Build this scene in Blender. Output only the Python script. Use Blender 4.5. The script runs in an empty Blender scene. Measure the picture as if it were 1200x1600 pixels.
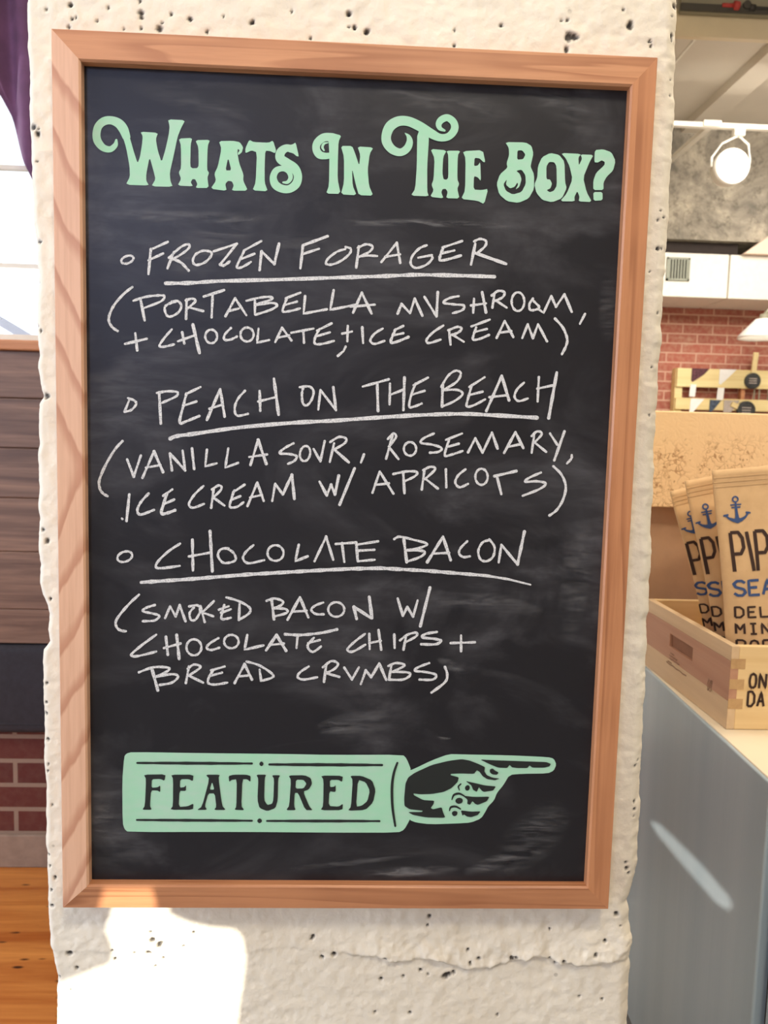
import bpy, math, random
import numpy as np
from mathutils import Vector, Matrix
from mathutils.geometry import tessellate_polygon

random.seed(7)
RNG = np.random.default_rng(11)
SC = bpy.context.scene
COL = SC.collection
PI = math.pi

# ------------------------------------------------------------------ camera
FPX = 1230.0
ROWS = np.array([[0.9988870858738705, -0.038564063715619684, 0.027155159070509888],
                 [0.02324624311224224, -0.09842239474500317, -0.9948731802534],
                 [0.041039028443344075, 0.9943972272668935, -0.0974163874732605]])
FRAME_Y = -0.024            # front of the board's frame; the column's face is y = 0
PANEL_Y = -0.0125           # face of the slate panel
BOARD_Z = 1.3317
EYE = np.array([0.0033339832623864585, -0.8287786914523242 + FRAME_Y, 0.068308972520069 + BOARD_Z])
cam_d = bpy.data.cameras.new('camera')
cam = bpy.data.objects.new('camera', cam_d)
COL.objects.link(cam)
m = Matrix.Identity(4)
for i in range(3):
    m[i][0] = ROWS[0][i]; m[i][1] = -ROWS[1][i]; m[i][2] = -ROWS[2][i]; m[i][3] = EYE[i]
cam.matrix_world = m
cam_d.sensor_fit = 'VERTICAL'; cam_d.sensor_height = 36.0; cam_d.sensor_width = 27.0
cam_d.lens = FPX / 1600 * 36
cam_d.clip_start = 0.02
cam_d.dof.use_dof = True; cam_d.dof.focus_distance = 0.85; cam_d.dof.aperture_fstop = 11.0
SC.camera = cam

# ------------------------------------------------------------------ world, sun, large lights, exposure
SC.view_settings.view_transform = 'Standard'
SC.view_settings.look = 'None'
SC.view_settings.gamma = 1.0
SC.view_settings.use_curve_mapping = False
SC.view_settings.exposure = 0.0
W = bpy.data.worlds.new('world'); SC.world = W; W.use_nodes = True
bg = W.node_tree.nodes['Background']
bg.inputs[0].default_value = (0.86, 0.92, 1.0, 1); bg.inputs[1].default_value = 1.6

SUN_DIR = Vector((0.36, 0.84, -0.42)).normalized()
def lamp(name, kind, loc, energy, color, rot=None, size=None, size_y=None, direction=None, angle=None):
    d = bpy.data.lights.new(name, kind); d.energy = energy; d.color = color
    o = bpy.data.objects.new(name, d); COL.objects.link(o); o.location = loc
    if direction is not None: o.rotation_euler = Vector(direction).to_track_quat('-Z', 'Y').to_euler()
    if size: 
        d.size = size
        if size_y: d.shape = 'RECTANGLE'; d.size_y = size_y
    if angle is not None: d.angle = angle
    return o
lamp('sun', 'SUN', (-2, -4, 3), 9.0, (1.0, 0.96, 0.86), direction=SUN_DIR, angle=math.radians(0.16))
lamp('ceiling_lamp_front', 'AREA', (0.35, -1.75, 3.6), 44, (1.0, 0.90, 0.73), direction=(-0.1, 0.9, -1), size=0.45, size_y=0.45)
lamp('ceiling_lamp_aisle', 'AREA', (1.2, -0.3, 3.2), 16, (1.0, 0.92, 0.78), direction=(0, 0.3, -1), size=0.6, size_y=0.6)
lamp('ceiling_lamp_counter', 'AREA', (1.25, 0.85, 3.1), 26, (1.0, 0.90, 0.74), direction=(0, 0.05, -1), size=0.5, size_y=0.5)
lamp('ceiling_lamp_rear', 'AREA', (2.3, 2.6, 3.0), 56, (1.0, 0.95, 0.87), direction=(0, 0.5, -1), size=1.2, size_y=1.2)
lamp('daylight_side_window', 'AREA', (-2.35, -0.85, 1.75), 50, (0.74, 0.82, 1.0), direction=(1, 0.12, -0.05), size=1.5, size_y=1.9)
lamp('daylight_booth_window', 'AREA', (-1.5, 1.45, 2.35), 12, (0.93, 0.95, 1.0), direction=(0.15, -1, -0.35), size=1.3, size_y=1.1)
lamp('board_sheen_lamp', 'AREA', (-1.15, -3.05, 2.35), 22, (0.50, 0.60, 1.0), direction=(0.4, 1, -0.35), size=0.8, size_y=1.1)  # added blue lamp, no window there, for a sheen on the slate

# ------------------------------------------------------------------ points of the photograph on planes of the place
def ray(px, py):
    d = np.array([(px - 600.0) / FPX, (py - 800.0) / FPX, 1.0])
    return ROWS.T @ d
def at(px, py, y):
    d = ray(px, py); return Vector(EYE + d * ((y - EYE[1]) / d[1]))
def atz(px, py, z):
    d = ray(px, py); return Vector(EYE + d * ((z - EYE[2]) / d[2]))
def zat(py, y, px=1120): return at(px, py, y).z
def xat(px, y, py=600): return at(px, py, y).x

# ------------------------------------------------------------------ mesh helpers
class MB:
    def __init__(s): s.v = []; s.f = []
    def add(s, vs, fs):
        b = len(s.v); s.v += [tuple(v) for v in vs]; s.f += [tuple(i + b for i in f) for f in fs]; return s
    def box(s, x0, x1, y0, y1, z0, z1):
        return s.add([(x0,y0,z0),(x1,y0,z0),(x1,y1,z0),(x0,y1,z0),(x0,y0,z1),(x1,y0,z1),(x1,y1,z1),(x0,y1,z1)],
                     [(0,3,2,1),(4,5,6,7),(0,1,5,4),(1,2,6,5),(2,3,7,6),(3,0,4,7)])
    def bar(s, a, b, w, h=None, up=(0,0,1)):
        a, b = Vector(a), Vector(b); h = h or w; d = (b - a).normalized(); u = Vector(up)
        if abs(d.dot(u)) > 0.98: u = Vector((0,1,0))
        r = d.cross(u).normalized() * w / 2; t = r.cross(d).normalized() * h / 2
        vs = [p + i * r + j * t for p in (a, b) for i, j in ((-1,-1),(1,-1),(1,1),(-1,1))]
        return s.add(vs, [(0,1,2,3),(7,6,5,4),(0,4,5,1),(1,5,6,2),(2,6,7,3),(3,7,4,0)])
    def tube(s, pts, r, n=12):
        pts = [Vector(p) for p in pts]; rs = r if isinstance(r, (list, tuple)) else [r] * len(pts)
        vs = []; fs = []
        for i, p in enumerate(pts):
            d = (pts[min(i + 1, len(pts) - 1)] - pts[max(i - 1, 0)]).normalized()
            u = Vector((0,0,1)) if abs(d.z) < 0.9 else Vector((0,1,0))
            a = d.cross(u).normalized(); b = a.cross(d)
            vs += [p + rs[i] * (math.cos(2*PI*k/n) * a + math.sin(2*PI*k/n) * b) for k in range(n)]
        for i in range(len(pts) - 1):
            fs += [(i*n+k, i*n+(k+1) % n, (i+1)*n+(k+1) % n, (i+1)*n+k) for k in range(n)]
        fs += [tuple(range(n))[::-1], tuple((len(pts)-1)*n + k for k in range(n))]
        return s.add(vs, fs)
    def lathe(s, prof, c=(0,0,0), n=32, axis='z'):
        vs = []
        for r, h in prof:
            for k in range(n):
                a = 2*PI*k/n
                p = (r*math.cos(a), r*math.sin(a), h) if axis == 'z' else (r*math.cos(a), h, r*math.sin(a))
                vs.append((c[0]+p[0], c[1]+p[1], c[2]+p[2]))
        fs = [(i*n+k, i*n+(k+1) % n, (i+1)*n+(k+1) % n, (i+1)*n+k) for i in range(len(prof)-1) for k in range(n)]
        return s.add(vs, fs)
    def prism(s, poly, y0, y1):          # poly in (x, z)
        n = len(poly)
        vs = [(x, y0, z) for x, z in poly] + [(x, y1, z) for x, z in poly]
        tri = tessellate_polygon([[Vector((x, z, 0)) for x, z in poly]])
        fs = [tuple(t) for t in tri] + [tuple(i + n for i in t)[::-1] for t in tri]
        fs += [(i, i + n, (i+1) % n + n, (i+1) % n) for i in range(n)]
        return s.add(vs, fs)
    def build(s, name, mat, parent=None, smooth=False, bevel=0, seg=2, loc=None):
        me = bpy.data.meshes.new(name); me.from_pydata(s.v, [], s.f); me.update()
        o = bpy.data.objects.new(name, me); COL.objects.link(o)
        if mat: me.materials.append(mat)
        import bmesh
        b = bmesh.new(); b.from_mesh(me); bmesh.ops.recalc_face_normals(b, faces=b.faces); b.to_mesh(me); b.free()
        if smooth: me.polygons.foreach_set('use_smooth', [True] * len(me.polygons))
        if bevel:
            md = o.modifiers.new('bevel', 'BEVEL'); md.width = bevel; md.segments = seg; md.limit_method = 'ANGLE'; md.angle_limit = 0.6
            md.harden_normals = False
        if parent: o.parent = parent
        if loc: o.location = loc
        return o
def tag(o, label=None, cat=None, group=None, kind=None):
    if label: o['label'] = label
    if cat: o['category'] = cat
    if group: o['group'] = group
    if kind: o['kind'] = kind
    return o
def thing(name, label, cat, loc=(0,0,0), rz=0, group=None):
    o = bpy.data.objects.new(name, None); COL.objects.link(o); o.empty_display_size = 0.05
    o.location = loc; o.rotation_euler = (0, 0, rz)
    return tag(o, label, cat, group)
def struct(name, mb, mat, **k):
    return tag(mb.build(name, mat, **k), kind='structure')

# ------------------------------------------------------------------ materials
def lin(c):
    return tuple((x/255/12.92 if x/255 <= 0.04045 else ((x/255 + 0.055)/1.055)**2.4) for x in c) + (1,)
class NT:
    def __init__(s, name):
        s.m = bpy.data.materials.new(name); s.m.use_nodes = True; s.t = s.m.node_tree; s.b = s.t.nodes['Principled BSDF']
    def n(s, kind, **k):
        nd = s.t.nodes.new(kind)
        for a, v in k.items():
            if a.startswith('_'): setattr(nd, a[1:], v)
            else: nd.inputs[a.replace('__', ' ')].default_value = v
        return nd
    def l(s, a, b): s.t.links.new(a, b)
    def coord(s, scale=(1,1,1), loc=(0,0,0), rot=(0,0,0)):
        tc = s.n('ShaderNodeTexCoord'); mp = s.n('ShaderNodeMapping')
        mp.inputs['Scale'].default_value = scale; mp.inputs['Location'].default_value = loc; mp.inputs['Rotation'].default_value = rot
        s.l(tc.outputs['Object'], mp.inputs['Vector']); return mp.outputs[0]
    def noise(s, vec, scale, detail=4, rough=0.55, dist=0):
        nd = s.n('ShaderNodeTexNoise', Scale=scale, Detail=detail, Roughness=rough, Distortion=dist); s.l(vec, nd.inputs['Vector']); return nd.outputs['Fac']
    def ramp(s, fac, stops):
        nd = s.n('ShaderNodeValToRGB'); el = nd.color_ramp.elements
        el[0].position, el[0].color = stops[0]; el[1].position, el[1].color = stops[-1]
        for p, c in stops[1:-1]:
            e = el.new(p); e.color = c
        s.l(fac, nd.inputs[0]); return nd.outputs[0]
    def mix(s, fac, a, b, mode='MIX'):
        nd = s.n('ShaderNodeMix', _data_type='RGBA', _blend_type=mode)
        for val, key in ((fac, 0), (a, 6), (b, 7)):
            if isinstance(val, (int, float, tuple)): nd.inputs[key].default_value = val
            else: s.l(val, nd.inputs[key])
        return nd.outputs[2]
    def bump(s, h, strength=0.3, dist=0.002):
        nd = s.n('ShaderNodeBump', Strength=strength, Distance=dist); s.l(h, nd.inputs['Height']); s.l(nd.outputs[0], s.b.inputs['Normal'])
    def col(s, c):
        if isinstance(c, tuple): s.b.inputs['Base Color'].default_value = c
        else: s.l(c, s.b.inputs['Base Color'])
    def set(s, **k):
        for a, v in k.items(): s.b.inputs[a.replace('__', ' ')].default_value = v
        return s.m
G = lambda v: (v, v, v, 1)
def plain(name, c, rough=0.6, var=0.06, scale=30, metal=0.0, spec=0.5):
    t = NT(name); v = t.coord()
    n = t.noise(v, scale)
    c1 = lin(c); c0 = tuple(x * (1 - var*2) for x in c1[:3]) + (1,)
    t.col(t.ramp(n, [(0.35, c0), (0.65, c1)]))
    t.set(Roughness=rough, Metallic=metal); t.b.inputs['Specular IOR Level'].default_value = spec
    return t.m
def oak(name, along, base, dark, cathedral, seed=0.0):
    t = NT(name)
    sc = [26, 26, 26]; sc['xyz'.index(along)] = 1.3 if cathedral else 0.6
    v = t.coord(tuple(sc), (seed, seed*1.7, seed*0.6))
    broad = t.noise(v, 1.2, 2, 0.5, 0.6 if cathedral else 0.1)
    w = t.n('ShaderNodeMath', _operation='MULTIPLY'); t.l(broad, w.inputs[0]); w.inputs[1].default_value = 5.5 if cathedral else 7.0
    fr = t.n('ShaderNodeMath', _operation='FRACT'); t.l(w.outputs[0], fr.inputs[0])
    band = t.ramp(fr.outputs[0], [(0.0, G(0.0)), (0.55, G(0.1)), (0.86, G(0.85)), (0.93, G(0.9)), (1.0, G(0.0))])
    sc2 = [220, 220, 220]; sc2['xyz'.index(along)] = 9
    fine = t.noise(t.coord(tuple(sc2)), 1.0, 3, 0.6)
    patch = t.noise(t.coord((6,6,6), (seed,0,0)), 1.0, 2)
    c = t.mix(band, lin(base), lin(dark))
    c = t.mix(t.ramp(fine, [(0.42, G(0.0)), (0.7, G(0.42))]), c, lin(dark))
    lighter = tuple(min(1, x*1.18) for x in lin(base)[:3]) + (1,)
    c = t.mix(t.ramp(patch, [(0.4, G(0.0)), (0.7, G(0.5))]), c, lighter)
    t.col(c); t.bump(fine, 0.12, 0.0006)
    return t.set(Roughness=0.42)

M = {}
M['oak_v'] = oak('oak_cathedral_upright', 'z', (220,172,136), (184,126,92), True, 3.1)
M['oak_vs'] = oak('oak_straight_upright', 'z', (190,130,88), (146,90,56), False, 1.7)
def oak_chevron():
    t = NT('oak_cathedral_figure')
    tc = t.n('ShaderNodeTexCoord'); sx = t.n('ShaderNodeSeparateXYZ'); t.l(tc.outputs['Object'], sx.inputs[0])
    def mth(op, a, b=None, c=None):
        nd = t.n('ShaderNodeMath', _operation=op)
        for i, q in enumerate((a, b, c)):
            if q is None: continue
            if isinstance(q, (int, float)): nd.inputs[i].default_value = q
            else: t.l(q, nd.inputs[i])
        return nd.outputs[0]
    z0 = at(105, 735, FRAME_Y).z - BOARD_Z
    dz = mth('SUBTRACT', sx.outputs[2], z0)
    ab = mth('SQRT', mth('MULTIPLY_ADD', dz, dz, 0.0004))
    wob = t.noise(t.coord((30, 30, 7)), 1.0, 3, 0.55)
    ph = mth('MULTIPLY_ADD', sx.outputs[0], 1.9, ab)
    ph = mth('MULTIPLY_ADD', wob, 0.05, ph)
    fr = mth('FRACT', mth('MULTIPLY', ph, 1/0.068))
    band = t.ramp(fr, [(0.0, G(0.0)), (0.62, G(0.05)), (0.80, G(0.75)), (0.90, G(0.9)), (0.97, G(0.0)), (1.0, G(0.0))])
    fine = t.noise(t.coord((240, 240, 9)), 1.0, 3, 0.6)
    c = t.mix(band, lin((224, 178, 146)), lin((190, 134, 104)))
    c = t.mix(t.ramp(fine, [(0.42, G(0.0)), (0.72, G(0.35))]), c, lin((188, 136, 104)))
    t.col(c); t.bump(fine, 0.12, 0.0006); return t.set(Roughness=0.42)
M['oak_v'] = oak_chevron()
M['oak_h'] = oak('oak_cathedral_level', 'x', (200,142,100), (162,104,68), True, 5.3)
M['oak_hs'] = oak('oak_straight_level', 'x', (182,124,84), (148,92,58), True, 8.9)

def chalkboard_mat():
    t = NT('slate_with_chalk_haze')
    a = t.noise(t.coord((5, 5, 9), (0.3, 0, 0.7), (0, 0.35, 0)), 1.0, 5, 0.62, 0.8)
    b = t.noise(t.coord((14, 14, 60), (2, 0, 1), (0, -0.18, 0)), 1.0, 4, 0.6, 0.4)
    c = t.noise(t.coord((3, 3, 3), (4, 1, 2)), 1.0, 2)
    d = t.ramp(a, [(0.45, G(0)), (0.78, G(1))])
    e = t.ramp(b, [(0.40, G(0)), (0.75, G(1))])
    f = t.ramp(c, [(0.40, G(0.12)), (0.65, G(1))])
    h = t.mix(1.0, d, e, 'MULTIPLY'); h = t.mix(1.0, h, f, 'MULTIPLY')
    haze = t.mix(0.22, h, d)
    col = t.mix(haze, (0.0072, 0.0070, 0.0105, 1), (0.145, 0.142, 0.15, 1))
    t.col(col); t.set(Roughness=0.40)
    t.b.inputs['Specular IOR Level'].default_value = 0.42
    return t.m
M['slate'] = chalkboard_mat()
def chalk_mat():
    t = NT('white_chalk')
    n = t.noise(t.coord((900, 900, 900)), 1.0, 2)
    t.col(t.ramp(n, [(0.30, G(0.30)), (0.46, G(0.62)), (0.62, (0.76, 0.75, 0.72, 1))]))
    return t.set(Roughness=0.95)
M['chalk'] = chalk_mat()
def smear_mat():
    t = NT('rubbed_chalk_dust')
    t.col((0.55, 0.54, 0.53, 1)); t.set(Roughness=0.95)
    at_ = t.n('ShaderNodeAttribute', _attribute_name='dust')
    n = t.noise(t.coord((16, 16, 95), (0,0,0), (0,-0.22,0)), 1.0, 6, 0.68, 1.2)
    mu = t.n('ShaderNodeMath', _operation='MULTIPLY'); t.l(at_.outputs['Fac'], mu.inputs[0]); t.l(t.ramp(n, [(0.42, G(0.0)), (0.56, G(0.35)), (0.74, G(1.0))]), mu.inputs[1])
    t.l(mu.outputs[0], t.b.inputs['Alpha'])
    return t.m
M['smear'] = smear_mat()
def mint_mat():
    t = NT('mint_paint')
    n = t.noise(t.coord((60, 60, 140)), 1.0, 3); p = t.noise(t.coord((14, 14, 14)), 1.0, 2)
    c = t.mix(t.ramp(n, [(0.35, G(0)), (0.7, G(0.6))]), lin((164, 212, 180)), lin((180, 208, 188)))
    c = t.mix(t.ramp(p, [(0.4, G(0)), (0.7, G(0.5))]), c, lin((154, 216, 174)))
    t.col(c); return t.set(Roughness=0.7)
M['mint'] = mint_mat()
M['black_paint'] = plain('black_sign_paint', (22, 28, 26), 0.6)

def plaster_mat():
    t = NT('painted_rough_concrete')
    v = t.coord((1,1,1))
    big = t.noise(v, 5.0, 4); mid = t.noise(v, 45, 5, 0.65); fine = t.noise(v, 320, 3)
    c = t.mix(t.ramp(big, [(0.35, G(0)), (0.7, G(1))]), lin((226, 215, 194)), lin((237, 229, 211)))
    c = t.mix(t.ramp(mid, [(0.58, G(0)), (0.78, G(0.35))]), c, lin((198, 184, 156)))
    sp = t.n('ShaderNodeTexVoronoi', Scale=55.0, _feature='F1'); t.l(v, sp.inputs['Vector'])
    gate = t.noise(v, 9, 2)
    dots = t.mix(1.0, t.ramp(sp.outputs['Distance'], [(0.10, G(1)), (0.16, G(0))]), t.ramp(gate, [(0.60, G(0)), (0.66, G(0.7))]), 'MULTIPLY')
    c = t.mix(dots, c, lin((120, 108, 92)))
    at_ = t.n('ShaderNodeAttribute', _attribute_name='dirt')
    c = t.mix(at_.outputs['Fac'], c, lin((48, 40, 34)))
    t.col(c)
    ad = t.n('ShaderNodeMath', _operation='MULTIPLY_ADD'); t.l(mid, ad.inputs[0]); ad.inputs[1].default_value = 1.6; t.l(fine, ad.inputs[2])
    t.bump(ad.outputs[0], 0.30, 0.0013)
    return t.set(Roughness=0.72)
M['plaster'] = plaster_mat()

def brick_mat(name, c1, c2, mortar, bw, rh, ms, loc, stain=None):
    t = NT(name)
    tc = t.n('ShaderNodeTexCoord'); sx = t.n('ShaderNodeSeparateXYZ'); t.l(tc.outputs['Object'], sx.inputs[0])
    cx = t.n('ShaderNodeCombineXYZ'); t.l(sx.outputs[0], cx.inputs[0]); t.l(sx.outputs[2], cx.inputs[1])
    mp = t.n('ShaderNodeMapping'); mp.inputs['Location'].default_value = loc; t.l(cx.outputs[0], mp.inputs[0])
    b = t.n('ShaderNodeTexBrick', Scale=1.0, Mortar__Size=ms, Mortar__Smooth=0.15, Brick__Width=bw, Row__Height=rh, Bias=0.0)
    b.inputs['Color1'].default_value = lin(c1); b.inputs['Color2'].default_value = lin(c2); b.inputs['Mortar'].default_value = lin(mortar)
    t.l(mp.outputs[0], b.inputs['Vector'])
    n = t.noise(t.coord((1,1,1)), 38, 4)
    c = t.mix(t.ramp(n, [(0.4, G(0)), (0.75, G(0.12 if stain is None else 0.35))]), b.outputs['Color'], lin(mortar) if stain is None else lin(stain))
    if stain is not None:
        p = t.noise(t.coord((3.2, 3.2, 7)), 1.0, 3, 0.6)
        c = t.mix(t.ramp(p, [(0.60, G(0)), (0.70, G(0.75))]), c, lin(stain))
    t.col(c)
    inv = t.n('ShaderNodeMath', _operation='MULTIPLY_ADD'); t.l(b.outputs['Fac'], inv.inputs[0]); inv.inputs[1].default_value = -1.0; t.l(n, inv.inputs[2])
    t.bump(inv.outputs[0], 0.5, 0.004)
    return t.set(Roughness=0.85)

def wood_mat(name, along, light, dark, stretch=1.2, cross=22, rough=0.55, spots=None, contrast=(0.35, 0.7)):
    t = NT(name)
    sc = [cross]*3; sc['xyz'.index(along)] = stretch
    g = t.noise(t.coord(tuple(sc)), 1.0, 5, 0.62, 0.8)
    sc2 = [cross*6]*3; sc2['xyz'.index(along)] = stretch*4
    f = t.noise(t.coord(tuple(sc2)), 1.0, 3)
    c = t.ramp(g, [(contrast[0], lin(dark)), (contrast[1], lin(light))])
    c = t.mix(t.ramp(f, [(0.4, G(0)), (0.75, G(0.35))]), c, lin(dark))
    if spots:
        sv = t.n('ShaderNodeTexVoronoi', Scale=1.0); s3 = [34]*3; s3['xyz'.index(along)] = 12
        t.l(t.coord(tuple(s3)), sv.inputs['Vector'])
        gate = t.noise(t.coord((9,9,9)), 1.0, 2)
        d = t.mix(1.0, t.ramp(sv.outputs['Distance'], [(0.10, G(1)), (0.22, G(0))]), t.ramp(gate, [(0.45, G(0)), (0.55, G(1))]), 'MULTIPLY')
        c = t.mix(d, c, lin(spots))
    t.col(c); t.bump(f, 0.15, 0.001)
    return t.set(Roughness=rough)
M['floor_wood'] = wood_mat('old_orange_floorboards', 'x', (222, 150, 78), (170, 94, 40), 1.0, 16, 0.35, spots=(60, 30, 18))
M['floor_grey'] = plain('polished_concrete_floor', (168, 164, 158), 0.5, 0.06, 4)
M['plank'] = wood_mat('dark_stained_plank', 'x', (146, 112, 94), (88, 62, 52), 1.4, 26, 0.5)
M['rail_wood'] = wood_mat('light_oak_rail', 'x', (222, 164, 120), (180, 118, 78), 1.0, 30)
M['pine'] = wood_mat('pale_pine', 'x', (242, 214, 162), (222, 186, 130), 0.8, 20, 0.5, contrast=(0.3, 0.75))
M['slot_shade'] = plain('recess_shade_brown', (150, 108, 84), 0.8)
M['pine_y'] = wood_mat('pale_pine_side', 'y', (226, 198, 158), (204, 172, 134), 0.8, 20, 0.5, contrast=(0.3, 0.75))
M['pink_pine'] = wood_mat('pinkish_pine_board', 'y', (198, 152, 122), (178, 130, 104), 0.8, 22, 0.5, contrast=(0.3, 0.75))
M['end_grain'] = wood_mat('end_grain_pine', 'y', (206, 168, 118), (184, 146, 100), 6, 40, 0.6)
M['ply'] = wood_mat('light_plywood', 'x', (238, 200, 146), (228, 186, 130), 0.7, 12, 0.55, contrast=(0.3, 0.75))
M['brown_board'] = plain('brown_hardboard', (186, 146, 112), 0.7, 0.05, 20)
M['pallet'] = wood_mat('cream_slat_wood', 'x', (244, 226, 170), (226, 200, 138), 0.8, 20, 0.6)
M['brick_l'] = brick_mat('dark_red_brick', (96, 44, 38), (84, 37, 34), (146, 124, 110), 0.225, 0.0793, 0.0075, (1.037 + 0.1125, -0.11, 0))
M['brick_f'] = brick_mat('old_red_brick', (176, 100, 82), (158, 88, 72), (204, 160, 138), 0.21, 0.0655, 0.0055, (0.05, 0.01, 0), stain=(206, 180, 152))
M['base_concrete'] = plain('grey_base_concrete', (156, 134, 120), 0.8, 0.1, 25)
M['cushion'] = plain('charcoal_blue_cloth', (48, 46, 54), 0.9, 0.12, 60)
M['curtain'] = plain('purple_velvet', (112, 74, 108), 0.9, 0.15, 14)
M['grey_paint'] = plain('grey_painted_steel', (120, 118, 128), 0.5)
M['white_paint'] = plain('white_paint', (236, 230, 216), 0.55, 0.03)
M['cream_paint'] = plain('cream_paint', (226, 208, 172), 0.6, 0.04, 5)
M['ceiling'] = plain('warm_white_ceiling', (214, 204, 188), 0.8, 0.03, 3)
M['wall'] = plain('warm_white_wall', (222, 214, 200), 0.8, 0.03, 3)
M['dark_void'] = plain('gap_shade_brown', (46, 34, 28), 0.8, 0.1)
M['void_slate'] = plain('dark_grey_steel', (72, 68, 60), 0.6)
M['grey_metal'] = plain('grey_cable_tray', (150, 144, 122), 0.5, 0.06, 6)
M['red'] = plain('red_plastic', (186, 62, 54), 0.5)
M['black'] = plain('black_plastic', (44, 40, 36), 0.5)
M['vent'] = plain('grey_green_vent', (146, 148, 130), 0.5)
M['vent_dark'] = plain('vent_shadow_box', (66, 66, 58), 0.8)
M['pink_duct'] = plain('pale_pink_duct', (232, 206, 184), 0.6, 0.03)
M['card_white'] = plain('white_card', (246, 244, 240), 0.7, 0.02)
M['card_plum'] = plain('plum_printed_card', (104, 58, 68), 0.7, 0.3, 60)
M['card_blue'] = plain('slate_blue_printed_card', (84, 96, 116), 0.7, 0.3, 60)
M['card_grey'] = plain('grey_printed_card', (196, 182, 172), 0.7, 0.1, 120)
M['paddle_black'] = plain('black_paddle_face', (66, 66, 66), 0.6, 0.3, 60)
M['handle_wood'] = plain('pale_handle_wood', (238, 214, 156), 0.6)
M['ink_brown'] = plain('dark_brown_ink', (58, 36, 26), 0.8)
M['ink_blue'] = plain('blue_ink', (58, 82, 128), 0.8)
M['ink_faint'] = plain('faint_stamp_ink', (150, 116, 92), 0.8)
M['gasket'] = plain('dark_gasket', (70, 62, 60), 0.7)
M['cooler_top'] = plain('cream_laminate', (232, 216, 188), 0.4, 0.02, 4)
M['shade_white'] = plain('white_enamel', (248, 246, 240), 0.35, 0.01)
def kraft():
    t = NT('kraft_paper'); v = t.coord()
    n = t.noise(v, 60, 4); c = t.noise(v, 9, 3)
    t.col(t.mix(t.ramp(n, [(0.4, G(0)), (0.7, G(0.5))]), lin((214, 176, 128)), lin((200, 160, 114))))
    t.bump(c, 0.5, 0.006); return t.set(Roughness=0.75)
M['kraft'] = kraft()
def fleck():
    t = NT('flecked_cork_board'); v = t.coord()
    w = t.n('ShaderNodeTexVoronoi', Scale=62.0, _feature='DISTANCE_TO_EDGE')
    ds = t.noise(v, 24, 3); mx = t.n('ShaderNodeMix', _data_type='VECTOR'); mx.inputs[0].default_value = 0.06
    nz = t.n('ShaderNodeTexNoise', Scale=26.0, Detail=3.0); t.l(v, nz.inputs['Vector'])
    t.l(v, mx.inputs[4]); t.l(nz.outputs['Color'], mx.inputs[5]); t.l(mx.outputs[1], w.inputs['Vector'])
    gate = t.noise(v, 17, 3)
    lines = t.mix(1.0, t.ramp(w.outputs['Distance'], [(0.02, G(1)), (0.10, G(0))]), t.ramp(gate, [(0.36, G(0)), (0.54, G(0.95))]), 'MULTIPLY')
    tc = t.n('ShaderNodeTexCoord'); sx = t.n('ShaderNodeSeparateXYZ'); t.l(tc.outputs['Object'], sx.inputs[0])
    fade = t.ramp(sx.outputs[2], [(0.475, G(1)), (0.53, G(0))])
    lines = t.mix(1.0, lines, fade, 'MULTIPLY')
    sp = t.mix(1.0, t.ramp(t.noise(v, 95, 2), [(0.62, G(0)), (0.70, G(0.8))]), fade, 'MULTIPLY')
    c = t.mix(lines, lin((240, 202, 152)), lin((186, 140, 96)))
    c = t.mix(sp, c, lin((160, 112, 70)))
    t.col(c); t.bump(w.outputs['Distance'], 0.4, 0.002); return t.set(Roughness=0.8)
M['fleck'] = fleck()
def concrete_beam():
    t = NT('mottled_sprayed_concrete'); v = t.coord()
    a = t.noise(v, 3.0, 5, 0.7, 0.6); b = t.noise(v, 22, 5, 0.7)
    c = t.ramp(a, [(0.34, lin((112, 106, 96))), (0.52, lin((160, 150, 134))), (0.70, lin((204, 192, 170)))])
    c = t.mix(t.ramp(b, [(0.50, G(0)), (0.70, G(0.75))]), c, lin((96, 90, 78)))
    t.col(c); t.bump(b, 0.7, 0.012); return t.set(Roughness=0.9)
M['beam'] = concrete_beam()
def steel():
    t = NT('brushed_stainless'); 
    n = t.noise(t.coord((5, 9, 0.5)), 1.0, 2)
    n2 = t.noise(t.coord((300, 300, 3)), 1.0, 2)
    t.col(t.ramp(n, [(0.3, lin((168, 184, 192))), (0.7, lin((184, 196, 202)))]))
    t.l(t.ramp(n2, [(0.3, G(0.34)), (0.7, G(0.44))]), t.b.inputs['Roughness'])
    t.bump(n2, 0.015, 0.0003)
    t.set(Metallic=0.35)
    return t.m
M['steel'] = steel()
def glass():
    t = NT('window_glass')
    tr = t.n('ShaderNodeBsdfTransparent'); gl = t.n('ShaderNodeBsdfGlossy', Roughness=0.02); mx = t.n('ShaderNodeMixShader', Fac=0.06)
    t.l(tr.outputs[0], mx.inputs[1]); t.l(gl.outputs[0], mx.inputs[2]); t.l(mx.outputs[0], t.t.nodes['Material Output'].inputs[0])
    return t.m
M['glass'] = glass()
def emit(name, c, s):
    t = NT(name); t.set(Roughness=0.4); t.b.inputs['Emission Color'].default_value = c; t.b.inputs['Emission Strength'].default_value = s
    return t.m
M['bulb'] = emit('lit_lamp_face', (1.0, 0.88, 0.72, 1), 14.0)
M['pavement'] = plain('outdoor_pavement', (190, 190, 192), 0.9)

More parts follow.
